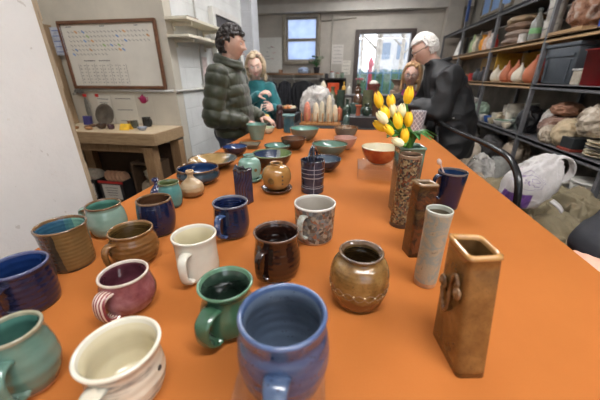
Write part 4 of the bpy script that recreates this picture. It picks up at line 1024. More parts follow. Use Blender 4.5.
def coat(label, x, y, zt, w, L, d, m, seed, hanger=(190, 188, 184)):
    e = empty('hanging_coat', label, 'coat', (x, y, zt-.0))
    g = G(); q = random.Random(seed); ph = q.uniform(0, 6); R = []
    for i in range(26):
        u = i/25; zz = -.03-L*u
        hw = w/2*min(1, .22+1.0*(u/.10)**.7 if u < .10 else 1+.05*math.sin(u*9))*(1 if u < .96 else .97); dd = d/2*(.45+.55*min(1, u*4))
        R.append([Vector((hw*math.copysign(abs(math.cos(a))**.8, math.cos(a)), dd*math.sin(a)*(1+.16*math.sin(5*a+ph+u*2)+.08*math.sin(11*a+ph)), zz)) for a in [2*PI*j/56 for j in range(56)]])
    g.rings(R); b = obj('coat_body', g, m, e)
    for s_ in (-1, 1):
        g = G(); g.tube(catmull([(s_*w*.40, -d*.1, -.09), (s_*w*.50, -d*.25, -.26), (s_*w*.46, -d*.32, -.48), (s_*w*.44, -d*.28, -.62)], 5), [.05]*4+[.055]*8+[.045]*4, n=14); obj('sleeve', g, m, e)
    g = G(); g.tube([(0, 0, .0), (.018, 0, .022), (.012, 0, .045), (-.008, 0, .045)], .003); g.tube([(-w*.35, 0, -.07), (0, 0, 0), (w*.35, 0, -.07)], .007); obj('hanger', g, mat(hanger, .4, 'hanger_plastic'), e)
dk = mat((30, 30, 34), .7, 'black_fabric', .3, 12, .3)
coat('large black coat hanging at the right of the coat shelf', -1.16, 7.26, 1.245, .50, .78, .2, dk, 1)
coat('dark charcoal jacket hanging in the middle of the coat shelf', -1.62, 7.26, 1.245, .24, .72, .18, mat((44, 44, 50), .7, 'charcoal_fabric', .3, 12, .3), 2)
coat('dark blue-black jacket hanging at the left of the coat shelf', -1.96, 7.26, 1.245, .26, .76, .18, mat((32, 38, 52), .7, 'navy_fabric', .3, 12, .3), 5)
e = empty('potted_plant', 'leafy green plant in a dark pot at the right end of the coat shelf', 'plant', (-.87, 7.30, 1.375))
g = G(); g.lathe([(0, 0), (.055, 0), (.07, .11), (.078, .12), (.078, .135), (.066, .135), (.06, .12), (0, .115)]); obj('pot', g, mat((52, 54, 60), .5, 'dark_pot'), e)
g = G(); q = random.Random(6)
for k in range(26):
    a = q.uniform(0, 6.28); R_ = q.uniform(.05, .17); zz = q.uniform(.17, .36); c = Vector((math.cos(a)*R_, math.sin(a)*R_*.6, zz))
    g.tube([(0, 0, .12), c*.5+Vector((0, 0, .08)), c], .003, n=5)
    d = Vector((math.cos(a), math.sin(a), .3)).normalized(); s_ = d.cross(Vector((0, 0, 1))).normalized(); L = .06
    g.add([c-d*.01, c+d*L*.5+s_*.028+Vector((0, 0, .01)), c+d*L*1.3, c+d*L*.5-s_*.028+Vector((0, 0, .01)), c+d*L*.5+Vector((0, 0, -.006))], [(0, 1, 4), (1, 2, 4), (2, 3, 4), (3, 0, 4)], 0, True)
obj('foliage', g, mat((58, 108, 56), .5, 'plant_leaf', .3, 30), e)
pot('jar', 'small tan jar on the coat shelf under the left edge of the back window', 'jar', -1.72, 7.28, .05, .08, up, mat((170, 130, 104), .5, 'tan_jar'), z=1.376)
g = G(); g.blob((0, 0, .06), (.13, .09, .07), .25, 3, 12, 4, bottom=0); tag(obj('folded_cloth', g, mat((170, 186, 214), .7, 'blue_white_cloth', .2, 15), None, (-1.18, 7.30, 1.376)), 'crumpled blue and white cloth on the coat shelf below the window', 'cloth')
pot('jar', 'grey lidded jar on the coat shelf between the cloth and the plant', 'jar', -1.02, 7.28, .04, .07, up, mat((140, 136, 130), .5, 'grey_jar'), z=1.376)
sheet('paper_sheet', 'white notice on the back wall between the window and the glass door', 'paper', -.41, 7.4985, 1.78, .26, .40, mat((206, 200, 192), .7, 'notice_paper', .03), 5)
sheet('paper_sheet', 'pale sheet taped low on the back wall left of the glass door frame', 'paper', -.20, 7.4985, 1.50, .2, .3, paperw, 4)
# cabinet on the back wall
e = empty('storage_cabinet', 'dark open cabinet against the back wall left of the glass door', 'cabinet', (-.47, 7.26, 0))
cd = mat((52, 46, 44), .6, 'dark_cabinet')
g = G()
for x in (-.28, .28): g.box((x, 0, .63), (.03, .36, 1.26))
for z in (.05, .5, .9, 1.26): g.box((0, 0, z), (.58, .36, .03))
g.box((0, .17, .63), (.56, .01, 1.24)); obj('carcass', g, cd, e)
for (x, h_, c, lab) in ((-.62, .10, (52, 50, 52), 'small black jar on the left of the dark cabinet'), (-.50, .14, (190, 192, 190), 'glass jar with a red lid on the dark cabinet'), (-.38, .11, (150, 146, 130), 'olive grey jar right of the red-lidded jar on the dark cabinet'), (-.27, .12, (120, 140, 120), 'greenish jar at the right end of the dark cabinet')):
    e = empty('storage_jar', lab, 'jar', (x, 7.2, 1.276)); g = G(); g.lathe([(0, 0), (.042, 0), (.045, .01), (.045, h_*.8), (.036, h_*.88), (.036, h_*.9), (0, h_*.9)]); obj('body', g, mat(c, .3, 'jar_glass'), e)
    g = G(); g.lathe([(0, h_*.88), (.04, h_*.88), (.04, h_), (0, h_)]); obj('lid', g, mat((180, 50, 44) if 'red' in lab else (90, 84, 78), .4, 'jar_lid'), e)

# ------------------------------------------------------------------ second display table behind
e = empty('folding_table', 'folding table under a black cloth behind the far end of the orange table', 'table', (-.20, 2.985, 0))
g = G(); g.box((0, 0, .905), (1.09, 1.0, .024)); obj('tabletop', g, mat((90, 84, 78), .5, 'grey_top'), e)
for sx in (-1, 1):
    for sy in (-1, 1):
        g = G(); g.tube([(sx*.5, sy*.42, 0), (sx*.5, sy*.42, .893)], .014); obj('leg', g, mat((80, 80, 80), .4, 'grey_metal', metal=.7), e)
g = G(); blackc = mat((26, 25, 26), .85, 'black_cloth', .2, 20, .2)
cx0, cx1, cy0, cy1 = -.76, .36, 2.47, 3.5
ring = lambda f: [Vector((x, y, 0)) for x, y in []]
P = []
N = 120; per = [(cx0+(cx1-cx0)*i/30, cy0) for i in range(30)]+[(cx1, cy0+(cy1-cy0)*i/30) for i in range(30)]+[(cx1-(cx1-cx0)*i/30, cy1) for i in range(30)]+[(cx0, cy1-(cy1-cy0)*i/30) for i in range(30)]
cxm, cym = (cx0+cx1)/2, (cy0+cy1)/2
R = [[Vector((cxm+(x-cxm)*.02, cym+(y-cym)*.02, TZ)) for x, y in per], [Vector((cxm+(x-cxm)*.99, cym+(y-cym)*.99, TZ)) for x, y in per]]
for k in range(8):
    f = k/7; R.append([Vector((cxm+(x-cxm)*(1+.012*f*(1+math.sin(i*.9))), cym+(y-cym)*(1+.012*f*(1+math.sin(i*.9))), TZ-.006-.75*f)) for i, (x, y) in enumerate(per)])
g.rings(R, cap1=False); tag(obj('tablecloth', g, blackc), 'black cloth over the table behind the orange one', 'tablecloth')
def slabbox(name, label, cat, x, y, z, w, d, h, m, rz=0): g = G(); g.box((0, 0, h/2), (w, d, h), bev=min(.004, h*.1)); return tag(obj(name, g, m, None, (x, y, z), rz), label, cat)
slabbox('display_plinth', 'black display block at the front right of the black-clothed table', 'display block', .12, 2.62, TZ+.001, .27, .22, .085, mat((34, 32, 34), .5, 'black_block'))
slabbox('display_plinth', 'low black display block at the left of the black-clothed table', 'display block', -.60, 2.80, TZ+.001, .20, .20, .075, mat((36, 34, 36), .5, 'black_block2'))
slabbox('display_plinth', 'wide black display block at the back centre of the black-clothed table', 'display block', -.02, 3.1, TZ+.001, .62, .26, .10, mat((38, 36, 36), .5, 'black_block3'))
# wooden rack with dowels
e = empty('dowel_rack', 'low wooden rack with upright orange dowels in front of the pale pointed pieces', 'rack', (-.27, 2.60, TZ+.001))
dw = wood('dowel_wood', (150, 96, 46), (186, 130, 72), 2, .5)
g = G(); g.box((0, 0, .007), (.36, .04, .014)); g.box((0, .09, .007), (.36, .03, .014)); obj('base', g, dw, e, bev=.002)
for k in range(8):
    g = G(); g.tube([(-.165+k*.047, 0, .01), (-.165+k*.047, 0, .10)], .005, n=8); obj('dowel', g, dw, e)
def spire(label, x, y, r, h, m, seed, z=TZ+.001):
    g = G(); P = smoothprof([(.6, 0), (.85, .06), (1, .3), (.95, .6), (.7, .85), (.35, .97), (.05, 1)], r, h, 5); g.lathe([(0, 0)]+P, n=24, wob=.04)
    tag(obj('pointed_sculpture', g, m, None, (x, y, z), seed), label, 'sculpture')
bg = mat((218, 204, 176), .35, 'beige_glaze', .12, 30); bg2 = mat((206, 196, 170), .35, 'grey_beige_glaze', .14, 30); pk = mat((206, 128, 104), .4, 'pink_speckle', .25, 90)
spire('speckled salmon pink pointed sculpture at the left of the dowel rack', -.405, 2.735, .034, .185, pk, 1)
spire('beige pointed sculpture just right of the salmon pink one', -.325, 2.735, .030, .180, bg, 2)
spire('slim grey-beige pointed sculpture third from the left in the dowel rack', -.27, 2.74, .026, .190, bg2, 3)
spire('tallest beige pointed sculpture on the right of the dowel rack', -.205, 2.735, .030, .245, bg, 4)
spire('short cream pointed sculpture right of the tallest one', -.150, 2.755, .026, .16, mat((216, 200, 170), .4, 'cream_glaze2'), 5)
clr = NT('crinkled_clear_plastic')
trb = clr.n.new('ShaderNodeBsdfTransparent'); trb.inputs[0].default_value = lin((240, 240, 240)); mxs = clr.n.new('ShaderNodeMixShader')
nn = clr.noise(13, 3, .5, dist=.6); clr.set(Base_Color=lin((226, 222, 216)), Roughness=.22); clr.bump(nn, .35, .01)
clr.l.new(clr.ramp(nn, [(.38, (130, 130, 130)), (.62, (215, 215, 215))]), mxs.inputs[0]); clr.l.new(trb.outputs[0], mxs.inputs[1]); clr.l.new(clr.b.outputs[0], mxs.inputs[2]); clr.l.new(mxs.outputs[0], clr.out.inputs[0])
CLR = clr.m
g = G(); g.blob((0, 0, .135), (.150, .07, .165), .20, 2.0, 4, 5, ridge=True, bottom=0); tag(obj('plastic_bag', g, CLR, None, (-.33, 2.88, TZ+.001)), 'crinkled clear plastic bag behind the pale pointed sculptures', 'bag')
# pepper-mill like turned piece, blue vase
g = G(); g.lathe([(0, 0)]+smoothprof([(.9, 0), (1, .05), (.8, .3), (.62, .55), (.8, .68), (.62, .78), (.75, .88), (.6, .97), (.15, 1)], .034, .19)); tag(obj('pepper_mill', g, mat((66, 48, 52), .3, 'dark_turned_wood')), 'dark turned pepper mill standing left of the teal cylinder vase', 'mill').location = (-.575, 2.36, TZ)
pot('cylinder_vase', 'teal blue cylinder vase with a pale rim at the back left of the orange table', 'vase', -.470, 2.22, .049, .130, [(.84, 0), (.9, .05), (.86, .4), (.86, .8), (1.0, .9), (.98, 1)], glaze('teal_deep', [(.3, (38, 86, 104)), (.7, (70, 124, 140))], 20, .15), glaze('teal_pale_in', [(.3, (110, 150, 150)), (.7, (150, 186, 180))], 20), mat((150, 186, 184), .3, 'teal_rim'), None)
pot('serving_bowl', 'small cream and green bowl left of the teal cylinder vase', 'bowl', -.62, 2.14, .055, .045, bp, mat((206, 206, 184), .3, 'cream_green'), mat((150, 170, 130), .3, 'green_in'))
e = empty('wicker_basket', 'low dark basket of small colourful ceramic pieces on a black display block', 'basket', (-.60, 2.80, TZ+.077))
g = G(); g.lathe([(0, 0), (.075, 0), (.095, .045), (.090, .047), (.07, .008), (0, .006)], n=32); obj('body', g, mat((58, 46, 40), .8, 'dark_wicker', .3, 120, .4), e)
q = random.Random(8); cc = [(200, 120, 60), (214, 180, 120), (150, 90, 60), (220, 210, 190), (110, 120, 80)]
names = ['orange', 'pale yellow', 'brown', 'off-white', 'olive']
for k in range(20):
    a = k*2.4; R_ = .022*math.sqrt(k*.85); ci = k % 5
    g = G(); g.blob((0, 0, 0), (.017, .015, .014), .12, 2, k, 2); tag(obj('ceramic_bead', g, mat(cc[ci], .35, 'bead'), None, (-.60+R_*math.cos(a)*.85, 2.80+R_*math.sin(a)*.85, TZ+.077+.052+.012*(1-R_/.1)-.005)), 'small %s ceramic piece in the low dark basket' % names[ci], 'ceramic piece', '%s pieces in the dark basket' % names[ci])
# sculptures and vases, each its own profile
VS = {
 'bottle': [(.8, 0), (1, .1), (1, .5), (.7, .66), (.34, .76), (.32, .92), (.42, 1)],
 'flare': [(.6, 0), (.7, .1), (.6, .45), (.7, .75), (1, 1)],
 'belly': [(.55, 0), (.85, .15), (1, .4), (.85, .65), (.45, .82), (.6, 1)],
 'cyl': [(.95, 0), (1, .05), (.95, .5), (1, .97), (1, 1)],
 'dome': [(.9, 0), (1, .15), (.95, .5), (.7, .8), (.25, .93), (.3, 1)]}
DG = glaze('dark_bottle_green', [(.3, (40, 58, 48)), (.7, (72, 92, 76))], 14); SG = glaze('slate_teal', [(.3, (72, 100, 96)), (.7, (112, 142, 132))], 14)
OL = glaze('olive_moss', [(.3, (84, 88, 58)), (.7, (124, 124, 88))], 14); BR = glaze('walnut', [(.3, (84, 58, 42)), (.7, (128, 92, 68))], 14); TC = mat((176, 96, 66), .6, 'terracotta', .15, 20)
back = [
 ('vase', 'cyl', DG, -.115, 3.03, .040, .17, TZ+.102, 'tall dark green cylinder vase nearest the pointed sculptures'),
 ('vase', 'bottle', DG, -.045, 2.90, .046, .20, TZ+.001, 'dark green bottle vase at the middle of the black-clothed table'),
 ('vase', 'flare', SG, .02, 2.86, .046, .165, TZ+.001, 'slate teal flared vase left of the black display block'),
 ('vase', 'dome', SG, -.035, 2.62, .036, .10, TZ+.001, 'small slate teal domed jar beside the black display block'),
 ('vase', 'belly', BR, .05, 3.08, .046, .17, TZ+.102, 'walnut brown round-bellied vase at the back of the black-clothed table'),
 ('vase', 'cyl', OL, .145, 3.05, .050, .17, TZ+.102, 'olive green wide cylinder vase behind the upper left tulips'),
 ('cup', 'flare', TC, .055, 2.62, .028, .085, TZ+.087, 'little terracotta cup at the left of the front black display block'),
 ('jar', 'belly', DG, .125, 2.63, .040, .095, TZ+.087, 'dark green round jar on the front black display block'),
 ('jar', 'cyl', BR, .200, 2.64, .032, .11, TZ+.087, 'walnut brown cylinder jar on the right of the front black display block'),
 ('vase', 'belly', OL, -.20, 3.08, .036, .20, TZ+.102, 'olive round-bellied vase at the back left of the wide display block'),
 ('vase', 'bottle', BR, .235, 3.06, .034, .20, TZ+.102, 'walnut bottle vase at the right end of the wide display block'),
 ('cup', 'flare', OL, .29, 2.85, .040, .10, TZ+.001, 'olive flared cup at the right side of the black-clothed table'),
 ('jar', 'dome', TC, -.12, 2.92, .032, .13, TZ+.001, 'terracotta domed jar between the cream point and the dark green bottle'),
 ('vase', 'bottle', SG, .31, 3.2, .035, .17, TZ+.001, 'slate teal bottle vase at the far right corner of the black-clothed table'),
 ('jar', 'cyl', SG, .10, 2.86, .030, .13, TZ+.001, 'slate teal cylinder jar behind the front black display block'),
]
for (nm, sh_, m_, x, y, r_, h_, z_, lab) in back: pot(nm, lab, nm, x, y, r_, h_, VS[sh_], m_, t=.004, z=z_)
# back row side table with red cup, peak, planters
e = empty('side_table', 'dark side table behind the black-clothed table holding a red cup and planters', 'table', (.15, 4.05, 0))
g = G(); g.box((0, 0, 1.085), (1.25, .40, .03)); obj('tabletop', g, cd, e, bev=.003)
for x in (-.58, .58):
    for y in (-.16, .16): g = G(); g.box((x, y, .535), (.05, .05, 1.07)); obj('leg', g, cd, e)
ST = 1.10
pot('tumbler', 'bright orange-red cup on the dark side table', 'cup', -.255, 4.0, .075, .135, [(.85, 0), (.9, .05), (.95, .6), (1, 1)], mat((216, 84, 48), .4, 'orange_red_glaze', .08), z=ST)
g = G(); g.lathe([(0, 0), (.06, 0), (.055, .06), (.03, .13), (.002, .17)], n=6); tag(obj('peaked_sculpture', g, mat((214, 206, 180), .4, 'pale_peak', .15), None, (-.385, 4.0, ST)), 'small pale mountain-shaped sculpture left of the orange-red cup', 'sculpture')
pot('bottle', 'yellow-capped slim bottle right of the orange-red cup', 'bottle', -.12, 4.0, .025, .15, VS['bottle'], mat((206, 160, 60), .4, 'yellow_bottle'), z=ST)
pot('bottle', 'white bottle standing on the dark side table by the yellow one', 'bottle', -.05, 4.02, .028, .13, VS['bottle'], mat((206, 204, 196), .4, 'white_bottle'), z=ST)
pot('vase', 'rose-brown vase with dried stems on the dark side table', 'vase', .06, 4.0, .045, .12, VS['belly'], BR, z=ST)
pot('flower_pot', 'dark terracotta planter with a white filling left of the upper tulips', 'planter', .25, 3.98, .078, .13, [(.7, 0), (.85, .5), (1, .8), (1, 1)], mat((112, 56, 44), .6, 'dark_terracotta', .15), mat((220, 214, 204), .7, 'white_filling'), z=ST)
g = G(); g.blob((0, 0, 0), (.055, .05, .035), .25, 3, 3, 3); tag(obj('cotton_filling', g, mat((224, 220, 206), .8, 'cotton')), 'white crumpled filling in the dark terracotta planter', 'filling').location = (.25, 3.98, ST+.135)
e = empty('stacked_sculpture', 'beige-brown hourglass-shaped sculpture on the dark side table behind the tulips', 'sculpture', (.53, 3.97, ST))
g = G(); g.box((0, 0, .03), (.15, .1, .06), bev=.01); obj('base', g, mat((160, 136, 118), .5, 'taupe', .1), e)
g = G(); g.lathe([(.0, .05), (.055, .05), (.035, .10), (.035, .12), (.075, .17), (.09, .18), (0, .18)]); obj('waist', g, mat((160, 136, 118), .5, 'taupe', .1), e)
q = random.Random(21)
g = G()
for k in range(12):
    a = q.uniform(0, 6.28); L = q.uniform(.02, .06); g.tube([(0, 0, 0), (math.cos(a)*L*.5, math.sin(a)*L*.5, .07), (math.cos(a)*L, math.sin(a)*L, .11)], .002, n=5)
    g.ell((math.cos(a)*L, math.sin(a)*L, .115), (.011, .011, .012), n=8, mi=1)
tag(obj('dried_flowers', g, [mat((110, 96, 66), .7, 'dry_stem'), mat((176, 96, 104), .7, 'dry_bloom')], None, (.06, 4.0, ST+.07)), 'bunch of pinkish dried flowers in the rose-brown vase', 'flowers')

# ------------------------------------------------------------------ shelving along the right wall
steel = mat((112, 112, 114), .45, 'grey_steel', .12, 20, metal=.25); steeld = mat((74, 74, 76), .45, 'dark_steel', .12, 20, metal=.25)
edgew = wood('plywood_board', (146, 112, 72), (184, 150, 108), 1, .6)
UY = [1.10, 2.27, 3.44, 4.65, 5.95, 7.15]
X0, X1 = 1.75, 2.24
e = empty('storage_shelving', 'long steel shelving unit full of supplies along the right wall', 'shelving', ((X0+X1)/2, 4.1, 0))
ox, oy = (X0+X1)/2, 4.1
blue_ = mat((58, 84, 140), .4, 'blue_steel', .1)
for i, y in enumerate(UY):
    top_ = 2.07 if i not in (2, 3, 4) else 2.15
    for x in (X0+.02, X1-.02):
        g = G(); g.box((x-ox, y-oy, top_/2), (.035, .035, top_)); 
        if i == 4 and x < ox: g.box((x-ox, y-oy, top_+.15), (.04, .04, .30), mi=1)
        obj('upright', g, [steel, blue_], e, bev=.002)
lev = {2.045: steeld, 1.64: edgew, 1.235: None, .735: steel, .30: steeld}
for i in range(len(UY)-1):
    for z, m_ in lev.items():
        mm = m_ or (steel if i <= 1 else edgew)
        g = G(); g.box(((X0+X1)/2-ox, (UY[i]+UY[i+1])/2-oy, z), (X1-X0, UY[i+1]-UY[i]-.037, .03)); g.box((X0+.006-ox, (UY[i]+UY[i+1])/2-oy, z-.012), (.012, UY[i+1]-UY[i]-.037, .045))
        obj('shelf_board', g, mm, e, bev=.002)
g = G(); g.box((X1+.012-ox, (UY[0]+UY[-1])/2-oy, 1.02), (.01, UY[-1]-UY[0], 2.0)); obj('back_panel', g, mat((128, 120, 108), .8, 'shelf_shade_backing', .2, 5), e)  # added panel, its dark tone stands for shade behind the shelves
L1, L2, L3, L4 = 1.656, 1.251, .751, .316
Xs = 1.93
# top level
def bag(label, x, y, z, r, m, seed, amp=.15, fr=1.9, name='plastic_bag', cat='bag', ridge=True):
    g = G(); g.blob((0, 0, r[2]*.92), r, amp, fr, seed, 5, ridge=ridge, bottom=0); return tag(obj(name, g, m, None, (x, y, z)), label, cat)
CLB = NT('clear_bag_reddish'); CLB.set(Base_Color=CLB.ramp(CLB.noise(9, 4), [(.35, (110, 70, 50)), (.5, (166, 124, 100)), (.65, (200, 186, 172))]), Roughness=.22); CLB.bump(CLB.noise(26, 5, .6, dist=1.5), .8, .02)
bag('big clear bag of reddish bisque pieces on the upper shelf beside the blue box', Xs, 3.16, L1+.029, (.17, .19, .15), CLB.m, 31)
slabbox('timber_stack', 'stack of light wooden slats under the big clear bag on the upper shelf', 'wood slats', Xs-.02, 3.18, L1, .34, .44, .028, edgew)
e = empty('product_box', 'blue and white carton on the upper shelf at the right edge of the photo', 'box', (Xs-.03, 2.70, L1)); g = G(); g.box((0, 0, .11), (.22, .34, .22), bev=.003); obj('carton', g, mat((42, 76, 160), .5, 'blue_carton'), e)
g = G(); g.box((-.1112, 0, .19), (.002, .34, .055)); g.box((-.1112, .05, .08), (.002, .08, .06)); g.box((-.1112, -.06, .09), (.002, .08, .04)); obj('white_print', g, mat((216, 216, 214), .5, 'white_carton'), e)
for k, (y0, rz_) in enumerate(((4.31, .05), (4.30, -.05), (4.28, .05), (4.31, .0))):
    g = G(); g.blob((0, 0, .045), (.17, .26, .052), .12, 2.2, 40+k, 4, bottom=0)
    tag(obj('clay_bag', g, mat([(150, 128, 112), (168, 146, 130), (140, 112, 90), (176, 150, 118)][k], .5, 'brown_clay_bag', .25, 8, .4), None, (Xs, y0, L1+.073*k), rz_), ['bottom grey-brown bag of the stack on the upper shelf', 'second pinkish brown bag from the bottom of the stack on the upper shelf', 'third brown bag of the stack on the upper shelf', 'tan bag on top of the stack on the upper shelf'][k], 'clay bag')
e = empty('spray_bottle', 'clear plastic bottle with a green label on the upper shelf', 'bottle', (1.84, 3.84, L1)); g = G(); g.lathe([(0, 0), (.05, 0), (.055, .02), (.055, .17), (.03, .22), (.018, .25), (.018, .27), (0, .27)]); obj('body', g, mat((134, 134, 126), .2, 'grey_clear_bottle'), e)
g = G(); g.lathe([(.0565, .07), (.0565, .12), (.056, .121), (.056, .069)], caps=False); obj('label', g, mat((112, 168, 108), .5, 'green_label'), e)
g = G(); g.lathe([(0, .268), (.022, .268), (.022, .30), (0, .30)]); obj('cap', g, mat((90, 96, 94), .4, 'grey_cap'), e)
def bucket(label, x, y, z, R, H, m, lidm=None):
    e = empty('bucket', label, 'bucket', (x, y, z)); g = G(); g.lathe([(0, 0), (R*.86, 0), (R*.97, H*.86), (R*.97, H*.93), (0, H*.93)]); obj('body', g, m, e)
    g = G(); g.lathe([(0, H*.925), (R*1.04, H*.925), (R*1.04, H*.99), (R*.98, H), (0, H*.985)]); obj('lid', g, lidm or m, e)
    g = G(); g.tube([(R*1.0*math.cos(a), R*1.02*math.sin(a), H*.8-.05*abs(math.cos(a*1))) for a in [PI*.5+PI*k/10 for k in range(11)]], .003, n=6); obj('bail', g, steel, e); return e
wbk = mat((212, 208, 198), .4, 'white_bucket', .05)
bucket('lower white bucket of the stacked pair on the upper shelf', 1.87, 3.62, L1, .075, .16, wbk); bucket('upper white bucket of the stacked pair on the upper shelf', 1.87, 3.62, L1+.161, .072, .17, wbk)
pot('jar', 'small white jar on the upper shelf left of the clear bottle', 'jar', 1.82, 4.02, .045, .09, VS['cyl'], mat((200, 196, 188), .4, 'small_white_jar'), z=L1)
for (y, r_, h_, c, lab) in ((5.75, .06, .24, (220, 216, 206), 'white jug farthest along the upper shelf'), (5.6, .05, .26, (150, 166, 120), 'pale green bottle on the upper shelf'), (5.46, .055, .22, (206, 196, 170), 'cream jug on the upper shelf'), (5.32, .05, .27, (120, 112, 96), 'tall grey-brown bottle on the upper shelf'), (5.18, .06, .21, (226, 152, 44), 'orange-yellow jug on the upper shelf'), (5.04, .055, .24, (214, 176, 150), 'peach bottle on the upper shelf'), (4.90, .06, .20, (216, 206, 196), 'white round jug on the upper shelf near the brown bags'), (4.78, .04, .17, (196, 60, 48), 'red-topped small bottle on the upper shelf next to the brown bags')):
    pot('jug', lab, 'jug', 1.84+(.07 if int(y*100) % 2 else 0), y, r_, h_, VS['bottle'] if 'bottle' in lab else VS['belly'], mat(c, .45, 'jug_paint', .15, 20), t=.004, z=L1)
g = G(); g.lathe([(0, 0), (.09, 0), (.085, .02), (.02, .25), (.0, .27)]); tag(obj('paper_cone', g, mat((220, 218, 210), .5, 'white_cone'), None, (1.9, 6.45, L1)), 'white cone on the far end of the upper shelf', 'cone')
# third level
slabbox('yellow_board', 'ochre yellow panel standing at the back of the shelf with the bulb vases', 'panel', 2.16, 4.05, L2, .02, 1.16, .34, mat((178, 138, 44), .6, 'ochre_board'))
slabbox('yellow_board', 'ochre yellow panel standing at the back of the farther shelf bay', 'panel', 2.14, 5.30, L2, .02, 1.2, .34, mat((170, 132, 44), .6, 'ochre_board2'))
slabbox('yellow_board', 'ochre yellow divider panel at the left end of the bulb vase shelf', 'panel', 1.98, 4.60, L2, .3, .02, .34, mat((178, 138, 44), .6, 'ochre_board'))
pear = [(.45, 0), (.85, .1), (1, .3), (.85, .52), (.45, .72), (.2, .84), (.13, .94), (.15, 1)]
tcv = mat((190, 112, 78), .65, 'bisque_terracotta', .08, 12); wcv = mat((222, 212, 192), .6, 'bisque_white', .05, 12)
for (y, r_, h_, m_, lab, xx) in ((4.49, .062, .20, wcv, 'white bulb vase at the left end of the row of bulb vases', 1.83), (4.36, .062, .19, wcv, 'second white bulb vase in the row, touching the left terracotta one', 1.86), (4.20, .072, .235, tcv, 'left terracotta bulb vase right of the two white ones', 1.83),
    (4.03, .072, .24, tcv, 'middle terracotta bulb vase between the left terracotta and the single white one', 1.85), (3.87, .078, .20, wcv, 'squat white bulb vase between two terracotta ones', 1.82), (3.67, .090, .27, tcv, 'largest terracotta bulb vase at the right end of the row next to the steel post', 1.85)):
    pot('bulb_vase', lab, 'vase', xx, y, r_, h_, pear, m_, t=.004, z=L2)
bag('dark red cloth bundle behind the bulb vases', 2.05, 3.84, L2, (.08, .26, .15), mat((140, 30, 34), .8, 'red_cloth', .2, 14, .4), 51, name='cloth_bundle', cat='cloth')
e = empty('storage_tote', 'large dark grey lidded storage tote on the middle shelf', 'tote', (1.97, 3.185, L2)); gt = mat((70, 76, 82), .45, 'grey_tote', .08)
g = G(); g.rings([[Vector((sx*(.175+.02*k), sy*(.20+.025*k), .30*k)) for sx, sy in ((-1, -1), (1, -1), (1, 1), (-1, 1))] for k in (0, 1)]); obj('body', g, gt, e, bev=.012)
g = G(); g.box((0, 0, .315), (.41, .47, .035), bev=.01); obj('lid', g, gt, e)
g = G(); g.box((-.197, 0, .235), (.012, .40, .02)); g.box((-.193, -.16, .11), (.008, .014, .18)); g.box((-.193, .16, .11), (.008, .014, .18)); obj('rib', g, gt, e)
e = empty('food_container', 'small clear container with a pale lid between the grey tote and the red bin', 'container', (1.85, 2.89, L2)); g = G(); g.box((0, 0, .055), (.15, .11, .11), bev=.008); obj('body', g, mat((176, 166, 150), .25, 'cloudy_plastic'), e)
g = G(); g.box((0, 0, .118), (.165, .125, .014), bev=.004); obj('lid', g, mat((206, 204, 200), .3, 'pale_lid'), e)
e = empty('storage_bin', 'bright red open plastic bin on the middle shelf at the right edge of the photo', 'bin', (1.90, 2.665, L2)); g = G(); T = .006
ro = [[Vector((sx*(.13+.014*k)*f, sy*(.145+.016*k)*f, .25*k if not b else .25*k)) for sx, sy in ((-1, -1), (1, -1), (1, 1), (-1, 1))] for (k, f, b) in ((0, 1, 0), (1, 1, 0), (1, 1.07, 0), (1.02, 1.07, 0), (1.02, .95, 0), (.05, .93, 0))]
g.rings(ro); obj('body', g, mat((196, 22, 26), .35, 'red_plastic', .04), e)
bag('pale tan bag of clay tools on top of the red bin', 1.93, 2.69, L2+.257, (.11, .12, .06), mat((176, 152, 120), .6, 'tan_bag', .2, 12, .4), 53)
bag('yellowish folded cloth behind the small clear container', 2.09, 2.87, L2, (.05, .06, .15), mat((176, 160, 112), .8, 'yellow_cloth', .2, 12), 54, name='folded_cloth', cat='cloth')
for (y, h_, r_, c, lab, sh_) in ((5.75, .10, .055, (206, 190, 170), 'pale bisque pot at the far end of the middle shelf', 'belly'), (5.58, .09, .05, (176, 104, 74), 'terracotta small pot on the farther middle shelf bay', 'cyl'), (5.42, .11, .05, (170, 40, 36), 'red tin on the farther middle shelf bay', 'cyl'), (5.22, .17, .06, (70, 74, 78), 'dark grey-green jug on the farther middle shelf bay', 'belly'), (5.02, .19, .055, (48, 46, 50), 'black bottle on the farther middle shelf bay', 'bottle'), (4.84, .15, .055, (84, 70, 60), 'dark brown jar next to the steel post on the middle shelf', 'cyl')):
    pot('storage_pot', lab, 'pot', 1.86, y, r_, h_, VS[sh_], mat(c, .5, 'misc_pot', .12, 20), t=.004, z=L2)
# fourth level (z .75)
BRB = NT('brown_wrapped'); BRB.set(Base_Color=BRB.ramp(BRB.noise(8, 5), [(.3, (84, 58, 46)), (.55, (140, 108, 92)), (.75, (184, 160, 144))]), Roughness=.3); BRB.bump(BRB.noise(22, 5, .6, dist=1.5), .9, .02)
bag('brown plastic-wrapped clay bundle on the lower shelf', 1.93, 3.12, L3, (.14, .18, .12), BRB.m, 61)
bag('beige cloth bag in front of the brown bundle on the lower shelf', 1.86, 2.88, L3, (.10, .13, .12), mat((192, 172, 140), .7, 'beige_bag', .15, 10, .4), 62)
bag('cloudy plastic bag of bisque piled at the back right of the lower shelf', 2.06, 2.56, L3, (.12, .15, .17), CLR, 63); 
bag('grey-white crumpled bag behind the black box on the lower shelf', 2.08, 2.86, L3+.0, (.11, .12, .18), mat((186, 178, 168), .5, 'greywhite_bag', .15, 12, .5), 64)
bag('pinkish brown clay bag on top of the wrapped bundle', 1.94, 3.12, L3+.235, (.11, .12, .06), mat((176, 130, 104), .5, 'pink_clay_bag', .2, 12, .4), 65)
bag('white bag standing between the black bin bag and the brown bundle', 1.96, 3.34, L3+.0, (.08, .07, .14), mat((206, 200, 192), .5, 'white_lump', .1), 66)
